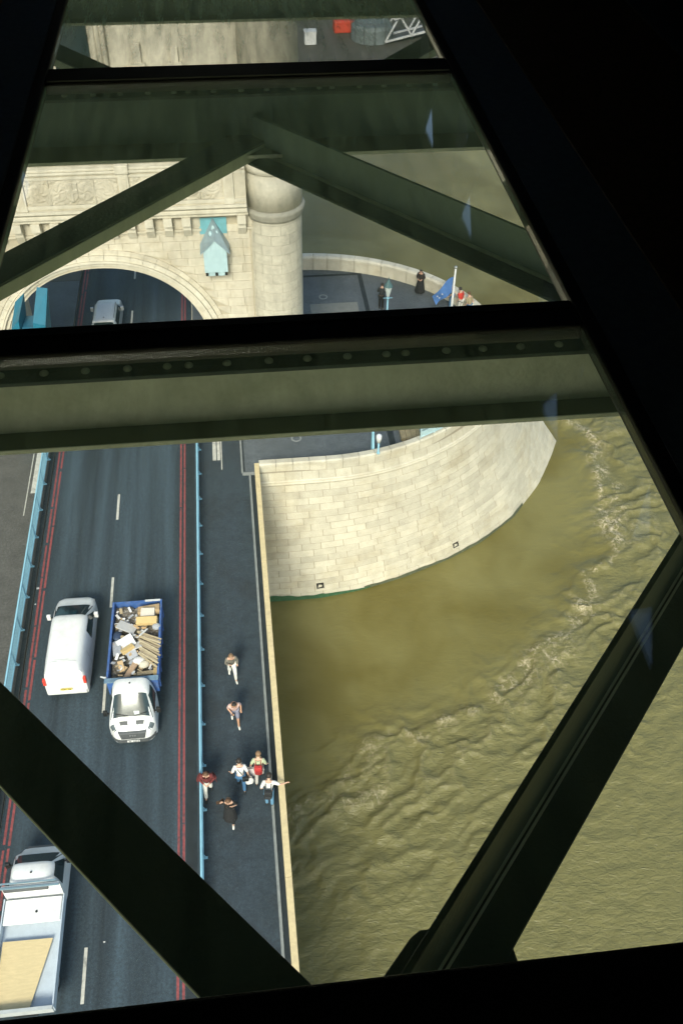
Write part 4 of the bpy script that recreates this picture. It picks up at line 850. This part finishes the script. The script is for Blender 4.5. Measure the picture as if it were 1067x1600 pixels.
# ================================================================== PEOPLE
SKIN = mat('skin', (.56, .34, .24), .6, var=.05); SKIND = mat('skin_tan', (.42, .25, .16), .6, var=.05)
def skin_mesh(joints, edges, rad, root, lvl=1):
    me = bpy.data.meshes.new('tmp'); me.from_pydata(joints, edges, []); o = bpy.data.objects.new('tmp', me); COL.objects.link(o)
    o.modifiers.new('skin', 'SKIN'); sv = me.skin_vertices[0].data
    for i, q in enumerate(rad): sv[i].radius = (q, q) if not isinstance(q, tuple) else q; sv[i].use_root = (i == root)
    ss = o.modifiers.new('sub', 'SUBSURF'); ss.levels = lvl; ss.render_levels = lvl
    dg = bpy.context.evaluated_depsgraph_get(); dg.update(); r_ = bpy.data.meshes.new_from_object(o.evaluated_get(dg)); bpy.data.objects.remove(o); bpy.data.meshes.remove(me)
    r_.polygons.foreach_set('use_smooth', [True]*len(r_.polygons)); return r_
def person(label, loc, rz, legs, arms, top, bottom, hair_m, hairlong=False, short_trousers=False, short_sleeves=True, lean=0.08, head_down=.10, shoes=BLACK, skirt=False, jacket=False, skin=SKIN, scale=1.0, bag=None, group=None):
    """legs: ((ankle_y, ankle_z, knee_y), left then right); arms: ((elbow xyz),(hand xyz)) left, right, in body space (x right, y forward)"""
    t = thing('person', label, 'person', loc, rz, group); t.scale = (scale*1.07,)*3
    J = {}; E = []; R = []; N = []
    def j(nm, p, q): J[nm] = len(N); N.append(Vector(p)); R.append(q); return J[nm]
    def e(a, b_): E.append((J[a], J[b_]))
    L = lean
    j('pel', (0, 0, .95), .125); j('waist', (0, L*.3, 1.10), .115); j('chest', (0, L*.8, 1.30), .135); j('uchest', (0, L, 1.41), .10); j('neck', (0, L+.01, 1.49), .055)
    j('jaw', (0, L+.03+head_down*.4, 1.555), .068); j('face', (0, L+.03+head_down*.7, 1.63), .092); j('crown', (0, L+.02+head_down, 1.70), .075)
    for a, b_ in (('pel','waist'),('waist','chest'),('chest','uchest'),('uchest','neck'),('neck','jaw'),('jaw','face'),('face','crown')): e(a, b_)
    for sg, (ay, az, ky), nm in ((-1, legs[0], 'l'), (1, legs[1], 'r')):
        j(nm+'hip', (sg*.095, 0, .90), .095); j(nm+'knee', (sg*.10, ky, .50+az*.4), .062); j(nm+'calf', (sg*.10, (ky+ay)/2, .32+az*.6), .056); j(nm+'ank', (sg*.10, ay, .085+az), .040); j(nm+'toe', (sg*.115, ay+.15, .035+az*.6), .034)
        e('pel', nm+'hip'); e(nm+'hip', nm+'knee'); e(nm+'knee', nm+'calf'); e(nm+'calf', nm+'ank'); e(nm+'ank', nm+'toe')
    for sg, (el, ha), nm in ((-1, arms[0], 'L'), (1, arms[1], 'R')):
        j(nm+'sh', (sg*.175, L, 1.405), .062); j(nm+'el', el, .043); j(nm+'wr', ha, .029); d = (Vector(ha)-Vector(el)).normalized(); e('uchest', nm+'sh'); e(nm+'sh', nm+'el'); e(nm+'el', nm+'wr')
        palm = Vector(ha)+d*.055; j(nm+'pa', palm, (.036, .018)); e(nm+'wr', nm+'pa')
        sx = d.cross(Vector((0, 1, 0))); sx = sx.normalized() if sx.length > .1 else Vector((1, 0, 0)); cu = d.cross(sx).normalized()
        for k, (o_, ln) in enumerate(((-.027, .060), (-.009, .072), (.009, .068), (.027, .052))):
            a = palm+sx*o_+d*.035; b_ = a+d*ln*.55+cu*.008; c_ = b_+d*ln*.4+cu*.022
            j('%sf%da' % (nm, k), a, .0095); j('%sf%db' % (nm, k), b_, .0088); j('%sf%dc' % (nm, k), c_, .0075); e(nm+'pa', '%sf%da' % (nm, k)); e('%sf%da' % (nm, k), '%sf%db' % (nm, k)); e('%sf%db' % (nm, k), '%sf%dc' % (nm, k))
        th = Vector(ha)+d*.03+sx*.04; j(nm+'tha', th, .011); j(nm+'thb', th+sx*.02+d*.035+cu*.01, .009); e(nm+'pa', nm+'tha'); e(nm+'tha', nm+'thb')
    body = skin_mesh([tuple(p) for p in N], E, R, J['pel']); body.name = 'body'; body.materials.append(skin); link('body', body, t)
    def cloth(name, names, edges, grow, m_, root, cut=None):
        ids = {q: i for i, q in enumerate(names)}
        P_ = [N[J[q]].copy() for q in names]; rr = [((R[J[q]][0] if isinstance(R[J[q]], tuple) else R[J[q]])+grow.get(q, grow['*'])) for q in names]
        if cut:
            for q, (a, b_, f_) in cut.items(): P_[ids[q]] = N[J[a]].lerp(N[J[b_]], f_)
        me_ = skin_mesh([tuple(p) for p in P_], [(ids[a], ids[b_]) for a, b_ in edges], rr, ids[root]); me_.materials.append(m_); return link(name, me_, t)
    elb = 'el' if short_sleeves else 'wr'
    names = ['pel', 'waist', 'chest', 'uchest', 'Lsh', 'Rsh', 'Lel', 'Rel']; ed = [('pel','waist'),('waist','chest'),('chest','uchest'),('uchest','Lsh'),('uchest','Rsh'),('Lsh','Lel'),('Rsh','Rel')]
    if not short_sleeves: names += ['Lwr', 'Rwr']; ed += [('Lel','Lwr'), ('Rel','Rwr')]
    g_ = .020 if not jacket else .045
    cloth('jacket' if jacket else 'shirt', names, ed, {'*': g_, 'pel': g_+.012, 'Lel': .022, 'Rel': .022, 'Lwr': .014, 'Rwr': .014}, top, 'chest')
    if skirt:
        P_ = []
        for z_, q, yo in ((1.08,.15,.0),(.9,.19,.0),(.6,.25,.04),(.35,.30,.06),(.14,.33,.08)):
            P_.append([((q+.015*sin(9*a))*cos(a), yo+(q*.9+.015*sin(9*a))*sin(a), z_) for a in np.linspace(0, 2*pi, 33)])
        MB().grid(P_).build('skirt', bottom, t, smooth=True)
    else:
        nm_ = ['pel', 'lhip', 'rhip', 'lknee', 'rknee']; e_ = [('pel','lhip'),('pel','rhip'),('lhip','lknee'),('rhip','rknee')]
        if not short_trousers: nm_ += ['lcalf', 'rcalf', 'lank', 'rank']; e_ += [('lknee','lcalf'),('rknee','rcalf'),('lcalf','lank'),('rcalf','rank')]
        cloth('trousers' if not short_trousers else 'shorts', nm_, e_, {'*': .022, 'lank': .03, 'rank': .03, 'pel': .016}, bottom, 'pel')
    for sg, nm in ((-1, 'l'), (1, 'r')):
        a = N[J[nm+'ank']]; b_ = N[J[nm+'toe']]
        MB().tube([a+Vector((0,-.06,-.035)), a+Vector((0,.02,-.03)), b_, b_+Vector((0,.05,-.004))], [.040,.046,.044,.028], 10).build('shoe', shoes, t, smooth=True)
    c = N[J['face']]; hd = MB(); P_ = []
    for i in range(9):
        ph = pi*.60*i/8; row = []
        for k in range(21):
            a = 2*pi*k/20; fr3 = .5-.5*cos(a-(-pi/2)) if False else (sin(a) > .25)
            ph2 = ph*(.62 if sin(a) > .35 else 1.0)
            row.append((c.x+.105*sin(ph2)*cos(a), c.y-.012+.118*sin(ph2)*sin(a), c.z+.018+.122*cos(ph2)))
        P_.append(row)
    hr = MB().grid(P_).build('hair', hair_m, t, smooth=True, recalc=False)
    if hairlong:
        MB().tube([c+Vector((0,-.06,.05)), c+Vector((0,-.12,-.08)), c+Vector((0,-.15,-.25)), c+Vector((0,-.16,-.40))], [.08,.10,.11,.05], 12).build('long_hair', hair_m, t, smooth=True)
    for sg in (-1, 1):
        MB().sphere((c.x+sg*.032, c.y+.088, c.z+.012), .012, n=8, m=5).build('eye', BLACK, t, smooth=True); MB().sphere((c.x+sg*.094, c.y+.0, c.z-.005), .014, .022, .032, 8, 5).build('ear', skin, t, smooth=True)
    MB().tube([(c.x, c.y+.088, c.z+.008), (c.x, c.y+.112, c.z-.028)], [.009, .016], 8).build('nose', skin, t, smooth=True); MB().sphere((c.x, c.y+.085, c.z-.058), .026, .008, .008, 8, 5).build('mouth', mat('lips', (.36, .14, .11), .6), t, smooth=True)
    return t
def fab(nm, c): return mat(nm, c, .85, var=.12, scale=25, bump=.3, bscale=80)
HB = mat('dark_hair', (.025, .018, .014), .6, var=.3, scale=60); HBR = mat('brown_hair', (.12, .06, .03), .6, var=.3, scale=60); HBL = mat('fair_brown_hair', (.22, .13, .07), .6, var=.3, scale=60)
walk = ((.24, .0, .20), (-.28, .10, .02)); walk2 = ((-.26, .09, .03), (.26, .0, .22)); stand = ((.02, 0, .03), (-.03, 0, .01))
DN = ((-.24, -.06, 1.14), (-.25, .10, .92)); DNR = ((.24, .04, 1.14), (.25, -.10, .92))
FACE = pi   # towards the camera
p1 = person('person in grey top and white trousers walking towards us, uppermost on the footway', (-1.50, 26.1, 0), FACE+.15, walk, (((-.26,.0,1.13), (-.24,.05,.90)), ((.25,.10,1.16), (.12,.30,1.28))), fab('grey_wool', (.17,.155,.125)), fab('white_cotton', (.66,.64,.58)), HBL, hairlong=True, shoes=fab('white_cotton', (.66,.64,.58)), short_sleeves=False)
p2 = person('person in pink shirt and shorts looking down while walking alone', (-1.46, 23.7, 0), FACE+.1, walk, (((-.27,-.02,1.15), (-.26,.10,.93)), ((.26,.06,1.14), (.14,.24,1.05))), fab('dusty_pink', (.56,.38,.34)), fab('grey_shorts', (.20,.20,.26)), HB, short_trousers=True, head_down=.22, lean=.14, shoes=fab('white_cotton', (.66,.64,.58)), skin=mat('skin_warm', (.52,.29,.18), .6))
p3 = person('person in open dark red coat and white trousers next to the blue barrier', (-2.66, 20.4, 0), FACE, walk2, (((-.28,.05,1.15), (-.10,.26,1.12)), ((.28,.05,1.15), (.10,.27,1.13))), fab('dark_red_cloth', (.14,.025,.025)), fab('white_cotton', (.66,.64,.58)), HBR, jacket=True, short_sleeves=False)
p4 = person('person in white shirt and blue jeans with a dark shoulder bag, back turned', (-1.32, 20.5, 0), .05, walk, (((-.30,.0,1.16), (-.36,.14,1.02)), ((.28,-.02,1.14), (.30,-.02,.90))), fab('white_shirt', (.66,.65,.62)), fab('denim', (.055,.15,.28)), HB, lean=.10)
p5 = person('person in pale green shirt wearing a red backpack, back turned', (-.56, 20.75, 0), -.1, walk2, (((-.29,.02,1.15), (-.32,.10,.95)), ((.28,.04,1.14), (.30,.16,.98))), fab('pale_green', (.42,.46,.30)), fab('pale_trousers', (.42,.40,.37)), HBL, head_down=.12)
p6 = person('person in white tee with black backpack reaching out over the cream parapet', (-.22, 19.62, 0), -.15, stand, (((-.29,.02,1.15), (-.28,.14,.95)), ((.42,.12,1.30), (.62,.22,1.26))), fab('white_shirt', (.66,.65,.62)), fab('light_denim', (.12,.26,.40)), HB, lean=.16, head_down=.16)
p7 = person('person all in black with long dark hair and white shoes, lowest on the footway', (-1.80, 19.15, 0), FACE-.1, walk, (((-.30,.04,1.18), (-.16,.22,1.38)), ((.33,.02,1.22), (.26,.12,1.46))), fab('black_cloth', (.012,.012,.013)), fab('black_cloth', (.012,.012,.013)), HBR, hairlong=True, shoes=fab('white_cotton', (.66,.64,.58)), skin=SKIN)
# coat tails, skirt and long hair
MB().grid([[(.20+.20*a+.03*sin(b_*7), -.10-.06*a-.08*b_, 1.36-.52*a*a-.62*b_*(.6+.4*a)) for b_ in np.linspace(0, 1, 8)] for a in np.linspace(-.1, 1, 10)]).build('coat_flap', fab('dark_red_cloth', (.14,.025,.025)), p3, smooth=True, recalc=False)
MB().grid([[(-.20-.12*a-.03*sin(b_*7), -.10-.05*a-.06*b_, 1.36-.42*a*a-.58*b_*(.6+.4*a)) for b_ in np.linspace(0, 1, 8)] for a in np.linspace(-.1, 1, 10)]).build('coat_flap', fab('dark_red_cloth', (.14,.025,.025)), p3, smooth=True, recalc=False)
MB().grid([[(.20+.30*a, -.10-.10*b_, 1.38-.3*a-.40*b_+.03*sin(a*9)) for b_ in np.linspace(0, 1, 8)] for a in np.linspace(0, 1, 8)]).build('shawl', mat('brown_shawl', (.07,.035,.018), .9, var=.3, scale=30), p7, smooth=True, recalc=False)
P_ = [[((q+.015*sin(9*a))*cos(a), yo+(q*.9)*sin(a), z_) for a in np.linspace(0, 2*pi, 33)] for z_, q, yo in ((1.05,.15,.02),(.9,.19,.03),(.6,.23,.06),(.34,.27,.10))]
MB().grid(P_).build('skirt', fab('black_cloth', (.012,.012,.013)), p7, smooth=True)
def carried(name, label, cat, par_obj, mk):
    o = thing(name, label, cat); o.location = par_obj.location; o.rotation_euler = par_obj.rotation_euler; mk(o); return o
def backpack(m_, m2):
    def mk(o):
        MB().box(-.16, .16, -.32, -.13, 1.0, 1.46).build('pack_body', m_, o, bevel=.05); MB().box(-.12, .12, -.37, -.31, 1.04, 1.26).build('front_pocket', m2, o, bevel=.03)
        for sg in (-1, 1): MB().tube([(sg*.10,-.14,1.44),(sg*.115,.0,1.545),(sg*.115,.20,1.50),(sg*.13,.26,1.30),(sg*.17,.05,1.10)], .017, 6).build('strap', m2, o)
        MB().tube([(-.04,-.2,1.45),(0,-.2,1.50),(.04,-.2,1.45)], .012, 6).build('grab_loop', m2, o)
    return mk
carried('backpack', 'red backpack worn by the person in pale green', 'backpack', p5, backpack(fab('red_nylon', (.42,.03,.03)), fab('deep_red_nylon', (.26,.02,.02))))
carried('backpack', 'black backpack worn by the person leaning to the parapet', 'backpack', p6, backpack(fab('black_nylon', (.016,.017,.019)), fab('black_nylon2', (.025,.027,.03))))
def tote(cx_, cy_, z0, w_, h_, m_):
    def mk(o):
        P_ = [[(cx_+(w_*(.45+.10*sin(5*b_))*(1 if s_ < .5 else 1))*cos(2*pi*s_), cy_+.09*sin(2*pi*s_)*(1.2-b_*.7), z0+h_*b_+.02*sin(6*pi*s_)) for s_ in np.linspace(0, 1, 17)] for b_ in np.linspace(0, 1, 7)]
        MB().grid(P_).build('bag_body', m_, o, smooth=True); MB().add([(cx_-w_*.4,cy_-.06,z0+.01),(cx_+w_*.4,cy_-.06,z0+.01),(cx_+w_*.4,cy_+.06,z0+.01),(cx_-w_*.4,cy_+.06,z0+.01)], [(0,1,2,3)]).build('bag_bottom', m_, o)
        MB().tube([(cx_-.07,cy_,z0+h_),(cx_,cy_,z0+h_+.12),(cx_+.07,cy_,z0+h_)], .012, 6).build('handle', m_, o)
    return mk
carried('shopping_bag', 'white carrier bag hanging from the hand of the person in jeans', 'bag', p4, tote(.33, -.03, .40, .36, .38, fab('white_plastic', (.66,.64,.62))))
carried('shopping_bag', 'pale pinkish carrier bag held by the person with the red backpack', 'bag', p5, tote(-.33, .08, .36, .42, .50, fab('pink_plastic', (.60,.54,.54))))
def crossbag(o):
    MB().box(.06, .32, -.26, -.12, .86, 1.08).build('bag_body', BLACK, o, bevel=.03); MB().tube([(.20,-.18,1.08),(.05,-.15,1.30),(-.10,-.02,1.50),(-.12,.16,1.42),(.05,.26,1.2),(.28,.10,1.0),(.25,-.15,1.05)], .014, 6).build('strap', BLACK, o)
carried('shoulder_bag', 'black shoulder bag slung on the back of the person in white shirt and jeans', 'bag', p4, crossbag)
def phone(x, y_, z_):
    def mk(o): MB().box(x-.04, x+.04, y_-.006, y_+.006, z_-.08, z_+.08).build('phone_body', BLACK, o); MB().box(x-.035, x+.035, y_-.008, y_-.006, z_-.07, z_+.07).build('screen', DGLASS, o)
    return mk
carried('phone', 'black phone held up by the person in grey top', 'phone', p1, phone(.09, .37, 1.31)); carried('phone', 'dark phone in the hand of the person in pink', 'phone', p2, phone(.10, .33, 1.06))
# on the pier deck
person('person in dark coat standing behind the lamp post on the far deck', (9.50, 55.5, 0), -.4, stand, (((-.26,.04,1.15), (-.14,.24,1.2)), ((.26,.04,1.15), (.12,.26,1.2))), fab('charcoal_coat', (.03,.033,.036)), fab('black_cloth', (.012,.012,.013)), HB, jacket=True, short_sleeves=False)
person('person in long dark clothes leaning against the far curved parapet', (12.50, 57.25, 0), 2.7, stand, (((-.26,.04,1.13), (-.12,.22,1.08)), ((.26,.04,1.13), (.12,.23,1.10))), fab('brown_black_coat', (.035,.028,.025)), fab('black_cloth', (.012,.012,.013)), HB, skirt=True, jacket=True, short_sleeves=False)
person('person in bright red top by the far parapet right of the flag', (14.75, 54.5, 0), .6, stand, (DN, DNR), fab('bright_red', (.60,.05,.035)), fab('white_cotton', (.66,.64,.58)), HB)
person('person in dark grey top next to the red one at the far parapet', (14.25, 55.1, 0), .9, stand, (DN, DNR), fab('charcoal_coat', (.03,.033,.036)), fab('denim', (.055,.15,.28)), HBR)
person('person in tan jacket farthest right at the curved far parapet', (15.2, 53.9, 0), .4, stand, (DN, DNR), fab('tan_jacket', (.34,.27,.16)), fab('denim', (.055,.15,.28)), HBR)

# ================================================================== WALKWAY (round the camera)
GZ = 34.5
wk = thing('glass_floor_frame', 'black steel frame holding the glass floor panes of the high walkway', 'floor frame')
wk['kind'] = 'structure'
XL, XR = -.715, .945; BARS = (.455, 2.275, 4.185, 6.05)
FY0, FY1 = -6.0, 45.0
for yb in BARS: MB().box(XL, XR, yb-(.13 if yb > 4 else .10), yb+.028 if yb > 1 else yb+.066, GZ-.045, GZ+.004).build('cross_bar', FRAME, wk, bevel=.006)
for yb in BARS[1:3]: MB().box(XL+.01, XR-.01, yb-(.125 if yb > 4 else .018), yb-(.121 if yb > 4 else .014), GZ+.004, GZ+.010).build('joint_strip', mat('joint_strip', (.10, .11, .09), .5), wk)
MB().box(XL-.045, XL, BARS[0]-.1, BARS[3]+.05, GZ-.045, GZ+.006).build('side_bar', FRAME, wk, bevel=.005); MB().box(XR, XR+.045, BARS[0]-.1, BARS[3]+.05, GZ-.045, GZ+.006).build('side_bar', FRAME, wk, bevel=.005)
for i in range(3):
    g_ = MB().box(XL+.002, XR-.002, BARS[i]+.028+(.04 if i == 0 else 0), BARS[i+1]-(.132 if i > 0 else .102), GZ-.030, GZ-.008).build('glass_pane', GLASS, wk)
stp = MB().box(XR+.05, 1.245, -.0+FY0, FY1, GZ-.05, GZ-.002).box(-1.02, XL-.05, FY0, FY1, GZ-.05, GZ-.002).box(XL-.045, XR+.045, BARS[3]+.055, FY1, GZ-.05, GZ-.002).box(XL-.045, XR+.045, FY0, BARS[0]-.105, GZ-.05, GZ-.002)
struct(stp.build('floor_plate', STRIP)); struct(MB().box(1.255, 1.98, FY0, FY1, GZ-.05, GZ-.006).box(-1.80, -1.03, FY0, FY1, GZ-.05, GZ-.006).build('floor', CARPET))
# side walls of the walkway: solid foot, lattice window band, solid head, roof
for sx, X0, sd_ in ((1, 2.0, 'right'), (-1, -1.82, 'left')):
    xo = X0+.10*sx; a_, b_ = min(X0, xo), max(X0, xo)
    wl = thing('walkway_wall', 'dark %s side wall of the walkway with lattice window band' % ('east' if sx > 0 else 'west'), 'wall'); wl['kind'] = 'structure'
    MB().box(a_, b_, FY0, FY1, GZ-.2, GZ+1.45).build('lower_wall', WALLI, wl); MB().box(a_, b_, FY0, FY1, GZ+2.75, GZ+3.2).build('upper_wall', WALLI, wl)
    pd_ = 1.35; k = 0; y_ = FY0
    bmsh = MB().bar((0, -.50, 1.43), (0, .50, 2.77), .38, .04, up=(1, 0, 0)).mesh('lattice_bar', STEEL); bms2 = MB().bar((0, .50, 1.43), (0, -.50, 2.77), .38, .04, up=(1, 0, 0)).mesh('lattice_bar', STEEL)
    while y_ < FY1-1:
        if y_ < 22:
            if min(abs(y_+.7-q) for q in ((2.9, 4.6, 7.5, 9.3) if sx > 0 else (6.0, 9.0))) < .47:
                link('lattice_bar', bmsh, wl, (X0+.03*sx, y_+.7, GZ)); link('lattice_bar', bms2, wl, (X0+.085*sx, y_+.7, GZ))
            else: MB().box(a_, b_, y_+.7-.465, y_+.7+.465, GZ+1.45, GZ+2.75).build('reflection_blocker', WALLI, wl)  # unseen panels added to cut down window reflections in the floor glass
        y_ += .93
    if True: MB().box(a_, b_, 22, FY1, GZ+1.45, GZ+2.75).build('far_panel', WALLI, wl)
rf = struct(MB().box(-2.1, 2.3, FY0-.1, FY1, GZ+3.2, GZ+3.4).build('walkway_roof', WALLI)); rf['label'] = 'dark roof of the enclosed high walkway'
struct(MB().box(-1.8, 1.98, FY0-.1, FY0, GZ, GZ+3.2).build('end_wall', WALLI))
# side chords, unseen; depth shaped by how much side light they block
for X0, s_ in ((-1.72, 'west'), (1.86, 'east')):
    ch = thing('walkway_chord', 'deep dark steel chord girder under the %s side of the walkway' % s_, 'girder')
    MB().box(X0-.02, X0+.02, FY0, FY1, GZ-.75, GZ-.32).build('web', STEEL, ch); MB().box(X0-.15, X0+.15, FY0, FY1, GZ-.78, GZ-.75).build('flange', STEEL, ch)
# cross girders
FLG = mat('olive_flange_shade', (0.10, 0.13, 0.07), .6)  # bottom flanges: their shade is put into a darker olive copy
def girder(yw, label, rivets=True, bw=.09, wm_=None):
    g_ = thing('cross_girder', label, 'girder', (0, yw, 0)); X0, X1 = -1.68, 1.82
    MB().box(X0, X1, -.080, .085, GZ-.195, GZ-.180).build('top_flange', STEEL, g_, bevel=.003); MB().box(X0, X1, -.01, .01, GZ-.42, GZ-.196).build('web', wm_ or STEELG, g_)
    MB().box(X0, X1, -bw, bw, GZ-.434, GZ-.421).build('bottom_flange', FLG, g_); MB().box(X0, X1, -bw-.004, -bw, GZ-.435, GZ-.420).build('flange_edge', STEELG, g_)
    MB().box(X0, X1, -.02, .015, GZ-.179, GZ-.10).build('packing_strip', STEEL, g_)
    if rivets:
        rm = MB().sphere((0,0,0), .0135, .0135, .009, 12, 6).mesh('rivet', STEELG, True)
        for x in ([-.82,-.70,-.576,-.458,-.338,-.223,-.161,-.049,.074,.188,.307,.424,.482,.606,.718,.834,.953,1.08]): link('rivet', rm, g_, (x, -.045, GZ-.178))
        for x in ([-.75+.12*k for k in range(16)]): link('rivet', rm, g_, (x, .07, GZ-.178))
    return g_
girder(2.385, 'riveted green grey cross girder directly under the middle bar of the glass floor')
girder(4.44, 'dark green cross girder under the farther bar of the glass floor', bw=.17, wm_=mat('teal_lit_web', (.17, .27, .28), .6))  # web paler than its flanges; the light on it is in the colour
girder(.10, 'cross girder hidden under the near edge of the floor', False)
girder(6.2, 'cross girder under the farthest edge of the glass floor', False, wm_=STEEL)
def strut(label, p, q, w_, h_, lipside, z_, kind):
    """kind 0: flat flange on top with a lip hanging from its lower edge; kind 1: upright web with a foot flange towards lipside"""
    t = thing('diagonal_brace', label, 'brace'); p = Vector((*p, z_)); q = Vector((*q, z_)); d = (q-p).normalized(); nn = Vector((-d.y, d.x, 0))*lipside
    if kind == 0:
        MB().bar(p, q, w_, .012).build('flange', STEEL, t, bevel=.002); o = nn*(w_/2-.006)-Vector((0, 0, h_/2+.007)); MB().bar(p+o, q+o, .012, h_).build('lip', mat('brace_lip_lit', (.62, .74, .66), .6), t)  # pale lip carries the light on the hanging edge in its colour
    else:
        c = Vector((0, 0, -h_/2)); MB().bar(p+c, q+c, .014, h_).build('web', mat('teal_brace_lit', (.24, .36, .37), .6) if kind == 2 else STEEL, t, bevel=.002); o = nn*(w_/2+.008)+Vector((0, 0, -h_+.006)); MB().bar(p+o, q+o, w_, .012).build('foot_flange', STEEL, t, bevel=.002)  # the paler web has its lit face put into the colour
        for k_, off in ((.010, 0), (.022, .012)): MB().bar(p+nn*(.010+off)+Vector((0,0,-h_+.018)), q+nn*(.010+off)+Vector((0,0,-h_+.018)), .006, .006).build('bead', STEELG, t)
    return t
strut('dark flat brace crossing the lower left from the road to the bottom edge', (-1.42, 2.20), (.19, .375), .155, .014, -1, 34.1, 0)
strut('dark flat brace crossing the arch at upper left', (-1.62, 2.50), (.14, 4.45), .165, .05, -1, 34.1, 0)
strut('deep two faced brace crossing the water at lower right', (1.69, 2.28), (.02, .40), .105, .32, 1, 34.25, 1)
strut('deep brace with its lit upper face painted paler crossing the river at upper right', (1.66, 2.62), (.12, 4.42), .11, .17, 1, 34.20, 2)
strut('dark brace in the top left corner of the farthest pane', (-1.30, 6.10), (.06, 4.45), .13, .04, -1, 34.1, 0)
strut('dark brace in the top right corner of the farthest pane', (1.60, 6.10), (.20, 4.45), .13, .04, 1, 34.1, 0)
gp = thing('gusset_plate', 'dark gusset plate where the two near braces meet at the bottom edge', 'plate'); MB().prism([(.0,.30),(.10,.60),(.20,.72),(.262,.785),(.285,.80),(.36,.80),(.47,.78),(.49,.60),(.42,.30)], 33.925, 33.937).build('plate', STEEL, gp)
